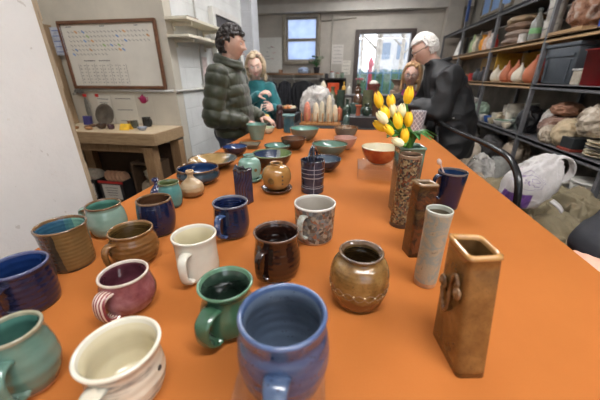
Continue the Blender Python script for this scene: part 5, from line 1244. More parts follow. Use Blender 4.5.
bag('black bin bag on the lower shelf left of the brown bundle', 1.90, 3.58, L3, (.11, .10, .14), mat((34, 33, 35), .35, 'black_bag', .3, 10, .6), 67)
slabbox('storage_box', 'black box on a red book on the lower shelf beside the stack of plates', 'box', 1.85, 2.72, L3+.022, .16, .15, .085, mat((40, 44, 46), .5, 'black_box3')); slabbox('book', 'dark red flat book under the black box on the lower shelf', 'book', 1.85, 2.72, L3, .18, .17, .02, mat((140, 60, 46), .6, 'red_book'))
for k in range(5):
    g = G(); g.lathe([(0, 0), (.06, 0), (.10, .013), (.115, .02), (.115, .024), (.08, .014), (0, .012)], n=36)
    tag(obj('plate', g, mat((214, 200, 170) if k != 2 else (120, 116, 110), .4, 'cream_plate' if k != 2 else 'grey_plate'), None, (1.88, 2.48, L3+k*.0245)), ['bottom cream plate of the stack at the right end of the lower shelf', 'second cream plate from the bottom of the stack', 'grey plate in the middle of the plate stack', 'second cream plate from the top of the stack', 'top cream plate of the stack at the right end of the lower shelf'][k], 'plate')
q = random.Random(15)
mis = [(4.52, .055, .10, (206, 200, 184), 'cyl', 'white tub on the lower shelf by the farther steel post'), (4.40, .05, .12, (190, 178, 150), 'belly', 'cream round jar on the lower shelf'), (4.28, .06, .09, (150, 134, 110), 'cyl', 'brown tub on the lower shelf'), (4.15, .05, .15, (214, 206, 190), 'cyl', 'taller white tub in the middle of the lower shelf'),
       (4.02, .06, .10, (120, 128, 120), 'belly', 'grey-green jar on the lower shelf'), (3.88, .045, .16, (120, 130, 122), 'cyl', 'tall grey glass jar near the black bin bag'), (3.78, .04, .12, (66, 110, 70), 'cyl', 'green-lidded jar beside the black bin bag')]
for (y, r_, h_, c, sh_, lab) in mis: pot('storage_pot', lab, 'pot', 1.97, y, r_, h_, VS[sh_], mat(c, .45, 'misc_pot', .12, 20), t=.004, z=L3)
pot('serving_bowl', 'wide white bowl with a green centre on top of the tubs of the lower shelf', 'bowl', 1.86, 4.02, .12, .07, bp, mat((206, 202, 192), .35, 'white_bowl'), mat((96, 130, 100), .35, 'green_center'), z=L3)
for (y, r_, h_, c, lab) in ((4.22, .05, .07, (196, 184, 156), 'little cream bowl at the front of the lower shelf'), (4.36, .045, .08, (62, 96, 160), 'little blue pot at the front of the lower shelf'), (4.5, .05, .08, (200, 196, 188), 'little white cup at the front of the lower shelf by the farther post'), (3.82, .05, .06, (220, 208, 184), 'shallow cream dish in front of the green-lidded jar')):
    pot('serving_bowl', lab, 'bowl', 1.80, y, r_, h_, bp, mat(c, .4, 'small_pot', .1), t=.004, z=L3)
WRM = NT('cloudy_tan_plastic'); WRM.set(Base_Color=WRM.ramp(WRM.noise(8, 5), [(.3, (150, 134, 114)), (.55, (196, 182, 162)), (.75, (222, 212, 198))]), Roughness=.3); WRM.bump(WRM.noise(20, 4, .6, dist=1.0), .6, .015)
bag('tan and white cloudy bag hanging over the front of the lower shelf at the right', 1.86, 2.62, L3+.135, (.10, .12, .12), WRM.m, 68, amp=.2, fr=2.3)
bag('cloudy tan bag lying between the brown bundle and the beige cloth bag', 1.80, 3.02, L3, (.07, .08, .08), WRM.m, 69, amp=.2, fr=2.3)
pot('storage_pot', 'large pale tub at the back of the lower shelf beneath the bulb vases', 'pot', 2.10, 4.30, .11, .24, VS['cyl'], mat((196, 188, 172), .5, 'pale_tub'), z=L3)
pot('storage_pot', 'tall cloudy jar at the back of the lower shelf behind the white bowl', 'pot', 2.12, 3.98, .085, .27, VS['belly'], mat((168, 166, 156), .4, 'cloudy_tall'), z=L3)
pot('storage_pot', 'dark green jar at the back of the lower shelf near the black bin bag', 'pot', 2.12, 3.74, .07, .22, VS['cyl'], mat((70, 86, 76), .4, 'dark_green_tall'), z=L3)
pot('storage_pot', 'white stacked tubs lump at the back of the lower shelf by the farther post', 'pot', 2.12, 4.54, .07, .20, VS['cyl'], mat((208, 200, 186), .5, 'white_tall'), z=L3)
bucket('grey bucket on the farther bay of the lower shelf', 1.90, 5.65, L3, .12, .26, mat((96, 98, 100), .4, 'grey_bucket')); 
bag('white plastic bag on the farther bay of the lower shelf', 1.90, 5.25, L3, (.12, .22, .13), CLR, 71); bag('green and white bag next to the farther steel post on the lower shelf', 1.9, 4.88, L3, (.1, .14, .11), mat((150, 170, 150), .6, 'green_white', .3, 12, .4), 72)
# lowest level
bucket('wide white bucket on the lowest shelf at the right', 1.92, 2.52, L4, .13, .24, wbk); bucket('small white tub on the lowest shelf left of the wide bucket', 1.86, 2.80, L4, .09, .15, mat((206, 200, 186), .4, 'cream_bucket'))
bag('light brown paper bag on the lowest shelf', 1.92, 3.68, L4, (.13, .16, .17), mat((168, 152, 132), .7, 'paper_bag', .15, 8, .4), 81); bag('grey translucent bag on the lowest shelf', 1.9, 3.16, L4, (.13, .18, .13), CLR, 82)
bag('dark bag farther along the lowest shelf', 1.9, 4.2, L4, (.14, .25, .15), mat((60, 56, 54), .6, 'dark_bag', .3), 83); bag('pale bag farthest along the lowest shelf', 1.9, 5.2, L4, (.14, .3, .16), mat((150, 144, 134), .6, 'pale_bag', .2), 84)

# ------------------------------------------------------------------ floor heap right of the table: trolley, canvas, bags
CV = NT('khaki_canvas'); n_ = CV.noise(5, 5); CV.set(Base_Color=CV.ramp(n_, [(.3, (104, 94, 72)), (.7, (134, 122, 96))]), Roughness=.85); CV.bump(CV.noise(160, 2), .3, .002)
e = empty('platform_trolley', 'platform trolley with a bent black push handle beside the orange table', 'trolley', (.985, 1.80, 0)); bt = mat((26, 26, 28), .25, 'black_tube', .1)
g = G(); g.box((0, 0, .24), (.56, 1.16, .05), bev=.008); obj('platform', g, mat((60, 60, 62), .5, 'platform_deck'), e)
for sx in (-1, 1):
    for sy in (-1, 1):
        g = G(); g.lathe([(0, -.018), (.06, -.018), (.07, -.01), (.07, .01), (.06, .018), (0, .018)], M=Matrix.Rotation(PI/2, 3, 'Y'), c=(sx*.22, sy*.48, .07)); g.box((sx*.22, sy*.48, .175), (.05, .06, .08)); obj('wheel', g, blk, e)
P = [(-.26, .52, .26), (-.30, .53, .60), (-.325, .54, .86), (-.33, .60, .965), (-.325, .545, 1.0), (-.32, .40, .995), (-.31, .15, .995), (-.30, -.10, 1.0), (-.295, -.30, 1.0), (-.29, -.44, .985), (-.285, -.535, .92), (-.28, -.565, .80), (-.27, -.565, .60), (-.26, -.55, .26)]
g = G(); g.tube(catmull(P, 6), .0145, n=14); obj('push_handle', g, bt, e)
# canvas drop cloth over boxes
def heap(label, name, c, r, amp, fr, seed, m, z0, sub=6, cat='cloth', rz=0):
    g = G(); bm = bmesh.new(); bmesh.ops.create_icosphere(bm, subdivisions=sub, radius=1); vs = []
    for v in bm.verts:
        d = v.co; sq = Vector([math.copysign(abs(k)**.72, k) for k in d]); p = Vector((sq.x*r[0], sq.y*r[1], sq.z*r[2]))
        q = Vector((d.x*fr*.9+seed, d.y*fr, d.z*fr*.45)); q2 = q+Vector((noise.noise(q*.8), noise.noise(q*.8+Vector((5, 1, 2))), 0))*1.1
        k = (1-3.0*abs(noise.noise(q2))**.8)*.7+(1-3*abs(noise.noise(q2*2.3+Vector((9, 9, 9))))**.8)*.45
        p += d.normalized()*amp*k; p += Vector(c)
        p.z = max(p.z, z0+.001*noise.noise(p*9)); vs.append(p-Vector((c[0], c[1], z0)))
    bm.verts.index_update(); g.add(vs, [[v.index for v in f.verts] for f in bm.faces]); bm.free()
    return tag(obj(name, g, m, None, (c[0], c[1], z0), rz), label, cat)
heap('crumpled khaki canvas drop cloth heaped on the trolley beside the table', 'drop_cloth', (1.00, 1.80, .455), (.23, .46, .185), .075, 2.6, 3, CV.m, .268)
heap('rounded khaki canvas bundle at the right of the heap under the navy sleeve', 'canvas_bundle', (1.50, 1.95, .33), (.17, .32, .29), .05, 2.2, 11, CV.m, .03)
heap('khaki canvas fold piled nearest the person with the navy sleeve', 'canvas_bundle', (1.00, .98, .36), (.22, .19, .28), .04, 2.4, 17, CV.m, .03)
bag('clear plastic sack on the floor beyond the canvas heap', 1.20, 2.78, .002, (.13, .18, .34), CLR, 91); 
bag('tan cloudy bag of white pieces beyond the trolley handle', 1.22, 3.28, .002, (.16, .18, .36), WRM.m, 92, amp=.2)
bag('small white bag resting on the far end of the drop cloth', 1.02, 2.42, .268, (.10, .10, .17), WRM.m, 97, amp=.2)
bag('khaki paper sack on the floor behind the clear plastic sack', 1.52, 2.66, .002, (.12, .18, .32), mat((150, 138, 112), .8, 'khaki_sack', .15, 8, .4), 93)
bag('dark rubbish bag near the far table corner', 1.0, 4.35, .002, (.2, .25, .30), mat((50, 46, 44), .5, 'dark_rubbish', .3, 8, .4), 94)
pot('jar', 'wide glass jar with a blue lid standing on the floor between the bags', 'jar', 1.52, 3.12, .09, .55, VS['cyl'], mat((176, 176, 170), .2, 'cloudy_jar'), mat((70, 100, 160), .4, 'blue_lid'), z=.002)
bag('peach-white bag lying farther behind the table corner', 1.35, 3.95, .002, (.17, .2, .34), mat((196, 172, 150), .6, 'peach_bag', .2, 8, .4), 95)
# white carrier bag with purple print
t = NT('white_carrier_plastic'); x, y, z = t.xyz(); nz = t.noise(26, 5, .6, dist=1.2); nw = t.noise(14, 3)
dx = t.math('SUBTRACT', x, t.math('ADD', -.045, t.math('MULTIPLY', t.math('SUBTRACT', nw, .5), .16))); dz = t.math('SUBTRACT', z, .155)
dist = t.math('SQRT', t.math('ADD', t.math('MULTIPLY', dx, dx), t.math('MULTIPLY', dz, dz)))
ringm = t.math('LESS_THAN', t.math('ABSOLUTE', t.math('SUBTRACT', t.math('MODULO', dist, .018), .009)), .0014); inn = t.math('LESS_THAN', dist, .046); ringm = t.math('MULTIPLY', ringm, inn)
fr = t.math('LESS_THAN', y, .0); ringm = t.math('MULTIPLY', t.math('MULTIPLY', ringm, fr), .8)
blockm = t.math('MULTIPLY', t.math('MULTIPLY', t.math('LESS_THAN', x, -.02), t.math('LESS_THAN', z, .085)), fr)
col_ = t.mix(ringm, lin((214, 210, 208)), lin((120, 80, 160))); col_ = t.mix(blockm, col_, lin((96, 40, 140)))
t.set(Base_Color=col_, Roughness=.32); t.bump(nz, .7, .012)
tl = t.n.new('ShaderNodeBsdfTranslucent'); tl.inputs[0].default_value = lin((220, 216, 212)); ms = t.n.new('ShaderNodeMixShader'); ms.inputs[0].default_value = .25
t.l.new(t.b.outputs[0], ms.inputs[1]); t.l.new(tl.outputs[0], ms.inputs[2]); t.l.new(ms.outputs[0], t.out.inputs[0])
e = empty('carrier_bag', 'white plastic carrier bag with purple print lying on the khaki canvas', 'bag', (.92, 1.56, .70))
g = G(); bm = bmesh.new(); bmesh.ops.create_icosphere(bm, subdivisions=5, radius=1); vs = []
for v in bm.verts:
    d = v.co; sq = Vector([math.copysign(abs(k)**.7, k) for k in d]); top_ = max(0, d.z)
    p = Vector((sq.x*(.108-.04*top_)+.040*d.z, sq.y*(.085-.035*top_), sq.z*.138+.012*d.x))
    q = Vector((d.x*2.2+4, d.y*2.2, d.z*.9)); k = (1-3*abs(noise.noise(q))**.85)*.6+(1-3*abs(noise.noise(q*2.4+Vector((3, 3, 3))))**.85)*.35
    p += d.normalized()*.013*k; p.z += .125; p.z = max(p.z, .0); vs.append(p)
bm.verts.index_update(); g.add(vs, [[v.index for v in f.verts] for f in bm.faces]); bm.free(); obj('sack', g, t.m, e)
g = G(); pth = catmull([(.045, -.01, .215), (.085, -.012, .262), (.135, -.014, .245), (.155, -.014, .195), (.135, -.012, .150), (.10, -.01, .135)], 6); g.tube(pth, .024, n=12, flat=.3); obj('handle', g, t.m, e)
g = G(); pth = catmull([(.09, -.05, .05), (.115, -.075, .03), (.13, -.08, .010)], 5); g.tube(pth, .024, n=10, flat=.35); obj('handle', g, t.m, e)
# ------------------------------------------------------------------ people
def fuse(name, g, m, voxel, smooth, parent, base, disp=None, sfac=.5):
    me0 = g.mesh('tmp_'+name); t0 = bpy.data.objects.new('tmp_'+name, me0); COL.objects.link(t0)
    r = t0.modifiers.new('r', 'REMESH'); r.mode = 'VOXEL'; r.voxel_size = voxel; r.use_smooth_shade = True
    if smooth: s_ = t0.modifiers.new('s', 'SMOOTH'); s_.iterations = smooth; s_.factor = sfac
    dg = bpy.context.evaluated_depsgraph_get(); dg.update()
    me = bpy.data.meshes.new_from_object(t0.evaluated_get(dg))
    bpy.data.objects.remove(t0); bpy.data.meshes.remove(me0)
    if disp:
        nn = [v.normal.copy() for v in me.vertices]
        for v, n in zip(me.vertices, nn): v.co += n*disp(v.co.copy(), n)
    b = Vector(base)
    for v in me.vertices: v.co -= b
    for p in me.polygons: p.use_smooth = True
    me.update(); me.name = name; me.materials.clear()
    me.materials.append(m)
    o = bpy.data.objects.new(name, me); COL.objects.link(o)
    if parent: o.parent = parent
    return o
def headM(c, yaw, pitch, roll=0):
    """local +y is the face direction; yaw in degrees from world +y, counter-clockwise"""
    return Matrix.Translation(Vector(c)) @ Matrix.Rotation(math.radians(yaw), 4, 'Z') @ Matrix.Rotation(math.radians(-pitch), 4, 'X') @ Matrix.Rotation(math.radians(roll), 4, 'Y')
def E2(a, s_): return math.exp(-(a/s_)**2)
def add_head(g, M, sex=0, k=1.0, smile=0):
    N1, N2 = 72, 56; R = []
    for i in range(N2+1):
        ph = -PI/2+PI*i/N2; ring = []
        for j in range(N1):
            th = 2*PI*j/N1; x = math.cos(ph)*math.cos(th); y = math.cos(ph)*math.sin(th); z = math.sin(ph)
            X, Y, Z = x*.074, y*.094, z*.116
            if z < 0:
                f = min(1, -z); X *= 1-.30*f**1.6
                if y < 0: Y *= 1-.45*f**1.1
                else: Y *= 1-.02*f
            if y > 0:
                fr = y**1.5
                Y += fr*(.0065*E2(z-.24, .10)*E2(x, .55)                    # brow
                      -.0135*E2(abs(x)-.36, .17)*E2(z-.06, .11)             # sockets
                      +.0045*E2(abs(x)-.48, .2)*E2(z+.18, .16)              # cheekbones
                      +.0150*E2(x, .13)*E2(z-.02, .15)                      # nose bridge
                      +.0330*E2(x, .15)*E2(z+.20, .105)                     # nose tip
                      +.0060*E2(abs(x)-.14, .08)*E2(z+.26, .06)             # nostril wings
                      +.0050*E2(x, .26)*E2(z+.43, .045)                     # upper lip
                      +.0055*E2(x, .23)*E2(z+.53, .045)                     # lower lip
                      -.0050*E2(x, .30)*E2(z+.48, .018)                     # mouth line
                      -.0045*E2(x, .3)*E2(z+.64, .05)
                      +.0115*E2(x, .26)*E2(z+.80, .13))                     # chin
                if smile: Y += fr*.004*E2(abs(x)-.36, .1)*E2(z+.36, .12)
            p = M @ Vector((X*k, Y*k, Z*k)); ring.append(p)
        R.append(ring)
    g.rings(R)
    for s_ in (-1, 1):   # ears
        for (dx, dy, dz, r) in ((.074, -.008, .004, (.007, .016, .031)), (.078, -.014, .010, (.006, .014, .021))):
            g.ell((0, 0, 0), (1, 1, 1), n=14, M=None) if False else None
            o = len(g.v); g.ell((0, 0, 0), (r[0]*k, r[1]*k, r[2]*k), n=14)
            for q in range(o, len(g.v)): g.v[q] = tuple(M @ (Matrix.Rotation(.25*s_, 3, 'Z') @ Vector(g.v[q])+Vector((s_*dx*k, dy*k, dz*k))))
def add_hand(g, w, d, n, s_, curl=.5, k=1.0, spread=.12):
    """w wrist, d finger direction, n palm normal (side fingers curl to), s_ direction of the thumb side"""
    w = Vector(w); d = Vector(d).normalized(); n = Vector(n); n = (n-d*n.dot(d)).normalized(); s_ = Vector(s_); s_ = (s_-d*s_.dot(d)-n*s_.dot(n)).normalized()
    for a in (-1, -.33, .33, 1): g.cap(w+s_*a*.010*k, w+d*.082*k+s_*a*.028*k, .017*k, .0135*k, n=12)
    for i, (off, L, r) in enumerate(((.030, .88, .0088), (.010, 1.0, .009), (-.011, .93, .0087), (-.030, .74, .0078))):
        p = w+d*(.086-.004*abs(i-1))*k+s_*off*k; dr = (d+s_*spread*(1.2-i*.8)*.5).normalized()
        ang = curl*.35
        for q, l in enumerate((.042, .027, .021)):
            v = dr*math.cos(ang)+n*math.sin(ang); p2 = p+v*l*L*k; g.cap(p, p2, r*k*(1-.1*q), r*k*(.92-.1*q), n=10); p = p2; ang += curl*.62
    p = w+d*.022*k+s_*.026*k; ang = .0
    for q, (l, r) in enumerate(((.040, .0125), (.032, .0105), (.026, .0092))):
        v = (d*(.62+.16*q)+s_*(.70-.30*q)+n*(.30+.22*q*curl)).normalized(); p2 = p+v*l*k; g.cap(p, p2, r*k, r*.92*k, n=10); p = p2
SK = {}
def skin(name, c):
    t = NT(name); n = t.noise(28, 4)
    t.set(Base_Color=t.ramp(n, [(.3, tuple(v*.94 for v in c)), (.7, c)]), Roughness=.5, Subsurface_Weight=.12, Subsurface_Scale=.012); return t.m
def eyes(M, e, base, k=1.0, iris=(70, 52, 40), brow=(60, 46, 38), lip=(168, 96, 84), closed=False):
    B_ = Vector(base)
    for s_ in (-1, 1):
        g = G(); c = M @ Vector((s_*.0275*k, .0765*k, .008*k)); g.ell(c-B_, (.0105*k,)*3, n=14)
        f = (M.to_3x3() @ Vector((0, 1, -.25))).normalized(); g.ell(c+f*.0075*k-B_, (.0045*k,)*3, n=10, mi=1); obj('eye', g, [mat((214, 208, 202), .2, 'eye_white', .03), mat(iris, .2, 'iris')], e)
        g = G(); P = [M @ Vector((s_*(.012+.034*u)*k, (.0985-.020*u*u)*k, (.030+.007*math.sin(PI*u*.8))*k)) for u in [q/6 for q in range(7)]]; g.tube([p-B_ for p in P], [.0030*k]*5+[.0022*k, .0014*k], n=6, flat=.8); obj('eyebrow', g, mat(brow, .8, 'brow_hair', .2, 90), e)
    g = G()
    for dz, r in ((-.050, .0030), (-.0595, .0036)):
        P = [M @ Vector((u*.021*k, (.1010-.010*u*u)*k, (dz+.0035*abs(u)*(1 if lip[0] > 175 else 0)-.0)*k)) for u in [q/4-1 for q in range(9)]]; g.tube([p-B_ for p in P], [r*k*(.35+.65*math.cos(PI/2*(abs(q/4-1))*.9)) for q in range(9)], n=8, flat=.7)
    obj('lips', g, mat(lip, .45, 'lip'), e)
def hairblob(name, M, e, base, m, region, n, rad, seed, scale=1.05, k=1.0, strands=(), voxel=.0045, smooth=2, jit=.006):
    g = G(); q = random.Random(seed); c = 0; tries = 0
    while c < n and tries < n*60:
        tries += 1
        d = Vector((q.gauss(0, 1), q.gauss(0, 1), q.gauss(0, 1))).normalized()
        if not region(d): continue
        lo = 1-.0
        p = Vector((d.x*.076, d.y*.096, d.z*.118))*scale*k
        if d.z < 0: p.x *= 1-.12*(-d.z); p.y *= (1-.25*(-d.z)) if d.y < 0 else 1
        p += d*q.uniform(-jit, jit)
        r = rad*q.uniform(.75, 1.25)*k; g.ell(M @ p, (r, r, r), n=8); c += 1
    for pts, r0, r1 in strands:
        P = [M @ (Vector(p)*k) for p in pts]; P = catmull(P, 5); m_ = len(P)
        for i in range(m_-1): ra = (r0+(r1-r0)*i/m_)*k; g.cap(P[i], P[i+1], ra, ra, n=8)
    return fuse(name, g, m, voxel, smooth, e, base)
def glasses(M, e, base, m, up=0.0, k=1.0, fwd=0):
    B_ = Vector(base); g = G()
    for s_ in (-1, 1):
        P = [M @ (Vector((s_*.031+.023*math.cos(a), .102+fwd-.006*abs(math.cos(a))*0, .006+up+.016*math.sin(a)))*k)-B_ for a in [2*PI*q/20 for q in range(21)]]; g.tube(P, .0021, n=6)
        P = [M @ (Vector(v)*k)-B_ for v in ((s_*.054, .101+fwd, .010+up), (s_*.076, .085+fwd, .012+up), (s_*.083, .02, .012+up), (s_*.082, -.012, .006+up*.6))]; g.tube(P, .0021, n=6)
    P = [M @ (Vector(v)*k)-B_ for v in ((-.009, .103+fwd, .010+up), (0, .106+fwd, .012+up), (.009, .103+fwd, .010+up))]; g.tube(P, .002, n=6)
    f = obj('glasses', g, m, e)
    g = G()
    for s_ in (-1, 1): g.rings([[M @ (Vector((s_*.031+r*math.cos(a), .102+fwd+dy, .006+up+r*.7*math.sin(a)))*k)-B_ for a in [2*PI*q/20 for q in range(20)]] for r, dy in ((.022, -.0006), (.022, .0006))])
    obj('lens', g, glass('spectacle_lens', (236, 238, 240), .02, .05), f)
def bonetube(g, pts, rad, n=18, sq=1.0, side=None):
    for i in range(len(pts)-1): g.cap(pts[i], pts[i+1], rad[i], rad[i+1], n=n, sq=sq, side=side)
def torso_rings(g, rings, n=32, p=1.0):
    """rings: (center, right vector, half width, half depth)"""
    R = []
    for c, rv, hw, hd in rings:
        c = Vector(c); r = Vector(rv).normalized(); f = Vector((-r.y, r.x, 0)).normalized()
        R.append([c+r*hw*math.copysign(abs(math.cos(a))**.85, math.cos(a))+f*hd*math.copysign(abs(math.sin(a))**.85, math.sin(a)) for a in [2*PI*j/n for j in range(n)]])
    g.rings(R)
def legs_shoes(e, base, hips, knees, ankles, fwd, m, shoem, waist=None, rt=.085):
    g = G(); f = Vector(fwd).normalized()
    h0 = (Vector(hips[0])+Vector(hips[1]))/2
    g.ell(h0+Vector((0, 0, .02)), (.155, .135, .13), n=20)
    if waist: g.cap(h0, waist, .13, .125)
    for h, k_, a in zip(hips, knees, ankles): bonetube(g, [h, k_, a], [rt, rt*.72, rt*.60])
    fuse('trousers', g, m, .009, 4, e, base)
    for a in ankles:
        a = Vector(a); g = G(); g.cap(a+Vector((0, 0, -.045))-f*.03, a+Vector((0, 0, -.06))+f*.15, .042, .038); g.cap(a+Vector((0, 0, -.01)), a+Vector((0, 0, -.05)), .045, .045)
        for i, v in enumerate(g.v):
            if v[2] < .006: g.v[i] = (v[0], v[1], .006)
        fuse('shoe', g, shoem, .006, 2, e, base)
def folds(amp, fr, seed=0):
    o = Vector((seed*3.7, seed*1.3, 0))
    def f(p, n):
        q = p*fr+o; return amp*((1-2.6*abs(noise.noise(q)))*.6+.4*noise.noise(q*2.2))
    return f
def quilt(segs, pitch, amp, seed=0):
    def f(p, n):
        best = None
        for a, b, off in segs:
            ab = b-a; L = ab.length; t = max(0, min(1, (p-a).dot(ab)/(L*L))); d = (p-(a+ab*t)).length
            if best is None or d-off[1] < best[0]: best = (d-off[1], (p-a).dot(ab)/L+off[0])
        s_ = best[1]+.012*noise.noise(p*5+Vector((seed, 0, 0)))
        return amp*(abs(math.sin(PI*s_/pitch))**.5-.75)+.004*noise.noise(p*14)+.002*noise.noise(p*38)
    return f

# --- person in the olive quilted jacket, standing at the left of the table
def V(*a): return Vector(a)
bx = V(-1.04, 2.36, 0)
e = empty('person', 'dark-haired person in an olive quilted jacket standing in profile at the table', 'person', bx)
sk = skin('warm_skin', (206, 166, 146))
M1 = headM((-.972, 2.33, 1.54), -84, 6)
hips = [V(-1.04, 2.26, .86), V(-1.04, 2.45, .86)]; kn = [V(-1.00, 2.25, .47), V(-1.02, 2.46, .47)]; an = [V(-1.05, 2.25, .09), V(-1.09, 2.46, .09)]
Sr, Er, Wr = V(-1.03, 2.155, 1.325), V(-1.07, 2.09, 1.035), V(-.865, 2.20, .995)
Sl, El, Wl = V(-1.01, 2.50, 1.325), V(-1.02, 2.58, 1.05), V(-.83, 2.50, 1.0)
g = G(); add_head(g, M1)
g.cap((-1.01, 2.33, 1.36), (-.99, 2.33, 1.48), .062, .056)
torso_rings(g, [((-1.04, 2.355, .80), (0, 1, 0), .15, .10), ((-1.04, 2.355, 1.0), (0, 1, 0), .145, .11), ((-1.03, 2.335, 1.2), (0, 1, 0), .165, .115), ((-1.02, 2.33, 1.33), (0, 1, 0), .16, .09), ((-1.01, 2.33, 1.39), (0, 1, 0), .08, .06)])
for S_, E_, W_x in ((Sr, Er, Wr), (Sl, El, Wl)): bonetube(g, [S_, E_, W_x], [.048, .040, .028])
add_hand(g, Wr, (1, .18, -.28), (0, 0, -1), (0, 1, 0), .45); add_hand(g, Wl, (1, -.2, -.3), (0, 0, -1), (0, -1, 0), .5)
for h, k_, a in zip(hips, kn, an): bonetube(g, [h, k_, a], [.075, .05, .04])
fuse('body', g, sk, .005, 2, e, bx)
eyes(M1, e, bx, brow=(44, 36, 32))
olive = NT('olive_nylon'); olive.set(Base_Color=olive.ramp(olive.noise(12, 3), [(.3, (38, 42, 26)), (.7, (54, 58, 37))]), Roughness=.5, Sheen_Weight=.2); olive.bump(olive.noise(90, 3), .2, .002)
g = G()
torso_rings(g, [((-1.005, 2.36, .86), (0, 1, 0), .19, .140), ((-1.01, 2.36, .92), (0, 1, 0), .205, .155), ((-1.03, 2.355, 1.05), (0, 1, 0), .215, .172), ((-1.04, 2.34, 1.2), (0, 1, 0), .215, .165), ((-1.035, 2.33, 1.31), (0, 1, 0), .20, .125), ((-1.02, 2.33, 1.375), (0, 1, 0), .12, .095), ((-1.005, 2.33, 1.42), (0, 1, 0), .085, .080)])
bonetube(g, [Sr, Er, Wr-V(.01, 0, 0)], [.085, .080, .055]); bonetube(g, [Sl, El, Wl-V(.01, 0, 0)], [.085, .080, .055])
fuse('jacket', g, olive.m, .008, 5, e, bx, quilt([(V(-1.00, 2.35, .84), V(-1.03, 2.33, 1.40), (0, .17)), (Sr, Er, (0, .08)), (Er, Wr, ((Er-Sr).length, .07)), (Sl, El, (0, .08)), (El, Wl, (.3, .07))], .084, .012))
g = G(); g.tube([M1 @ V(0, 0, 0)]*2, .001) if False else None
def ringpath(c, r1, r2, tilt, n_=24): return [Vector(c)+V(r1*math.cos(a), r2*math.sin(a), tilt*math.cos(a)) for a in [2*PI*q/n_ for q in range(n_+1)]]
g = G()
for z_, r_ in ((1.405, .098), (1.435, .090)):
    P = ringpath((-1.005, 2.33, z_), r_, r_, -.028); [g.cap(P[i], P[i+1], .021, .021, n=10) for i in range(len(P)-1)]
fuse('collar', g, olive.m, .007, 2, e, bx)
jeans = mat((42, 50, 70), .8, 'dark_denim', .2, 60, .3); shoe = mat((40, 36, 34), .5, 'dark_shoe')
legs_shoes(e, bx, hips, kn, an, (1, 0, 0), jeans, shoe)
hairm = mat((40, 33, 30), .55, 'dark_hair', .35, 90, .5)
hairblob('hair', M1, e, bx, hairm, lambda d: (d.z > .50 and d.y > -.2) or (d.y < .10 and d.z > -.50 and not (abs(d.x) > .75 and d.z < .05 and d.y > -.25)) or (d.z > .28 and d.y < .42 and abs(d.x) > .5), 620, .0105, 3, 1.075, jit=.011, voxel=.0035)

bpy.data.objects['person'].location.x += .045
# --- blond person in the teal sweater
bx = V(-1.02, 3.12, 0)
e = empty('person', 'blond person in a teal sweater with glasses pushed up, looking down', 'person', bx)
M2 = headM((-.965, 3.0, 1.405), 196, 12, 4)
hips = [V(-1.11, 3.14, .84), V(-.93, 3.14, .84)]; kn = [V(-1.10, 3.10, .46), V(-.94, 3.10, .46)]; an = [V(-1.12, 3.14, .09), V(-.92, 3.14, .09)]
Sa, Ea, Wa = V(-1.15, 3.06, 1.215), V(-1.10, 2.88, 1.03), V(-.885, 2.80, 1.150)
Sb, Eb, Wb = V(-.84, 3.06, 1.205), V(-.75, 3.02, .97), V(-.755, 2.84, 1.035)
sk2 = skin('fair_skin', (224, 188, 172))
g = G(); add_head(g, M2, k=.97, smile=1)
g.cap((-1.0, 3.08, 1.25), (-.975, 3.03, 1.34), .050, .047)
torso_rings(g, [((-1.02, 3.13, .80), (1, 0, 0), .14, .10), ((-1.02, 3.12, 1.0), (1, 0, 0), .125, .10), ((-1.01, 3.09, 1.15), (1, 0, 0), .15, .10), ((-1.0, 3.08, 1.25), (1, 0, 0), .10, .06)])
bonetube(g, [Sa, Ea, Wa], [.042, .036, .025]); bonetube(g, [Sb, Eb, Wb], [.042, .036, .025])
add_hand(g, Wa, (.75, -.25, .35), (.5, .3, -1), (.2, -1, .3), 1.2, .95); add_hand(g, Wb, (-.05, -.6, .1), (-.8, .1, -.3), (-.2, 0, 1), .9, .95)
for h, k_, a in zip(hips, kn, an): bonetube(g, [h, k_, a], [.07, .05, .04])
fuse('body', g, sk2, .005, 2, e, bx)
eyes(M2, e, bx, .97, brow=(150, 120, 92), lip=(182, 84, 80))
teal = NT('teal_knit'); teal.set(Base_Color=teal.ramp(teal.noise(20, 3), [(.3, (20, 92, 98)), (.7, (34, 116, 120))]), Roughness=.85, Sheen_Weight=.3); teal.bump(teal.noise(140, 3), .5, .002)
g = G()
torso_rings(g, [((-1.0, 3.13, .76), (1, 0, 0), .205, .14), ((-1.0, 3.13, .88), (1, 0, 0), .20, .14), ((-1.0, 3.12, 1.02), (1, 0, 0), .185, .13), ((-1.0, 3.10, 1.14), (1, 0, 0), .19, .125), ((-1.01, 3.085, 1.23), (1, 0, 0), .16, .095), ((-1.0, 3.07, 1.28), (1, 0, 0), .075, .07)])
bonetube(g, [Sa, Ea, Wa], [.060, .056, .040]); bonetube(g, [Sb, Eb, Wb], [.060, .056, .040])
fuse('sweater', g, teal.m, .007, 5, e, bx, folds(.010, 9, 2))
g = G(); g.tube([V(-1.03, 2.995, 1.21)-bx, V(-1.01, 2.972, 1.12)-bx, V(-1.0, 2.972, .98)-bx, V(-1.0, 2.98, .84)-bx], [.012, .014, .013, .012], flat=.5); obj('placket', g, mat((24, 66, 74), .8, 'dark_teal'), e)
legs_shoes(e, bx, hips, kn, an, (0, -1, 0), mat((40, 40, 46), .8, 'dark_trousers', .2, 40), shoe, rt=.08)
blond = NT('blond_hair'); blond.set(Base_Color=blond.ramp(blond.noise(30, 4, .6, blond.scaled((1, 1, .15))), [(.3, (158, 134, 104)), (.7, (206, 186, 156))]), Roughness=.5); blond.bump(blond.noise(70, 3, .6, blond.scaled((1, 1, .12))), .6, .004)
st = []
q = random.Random(5)
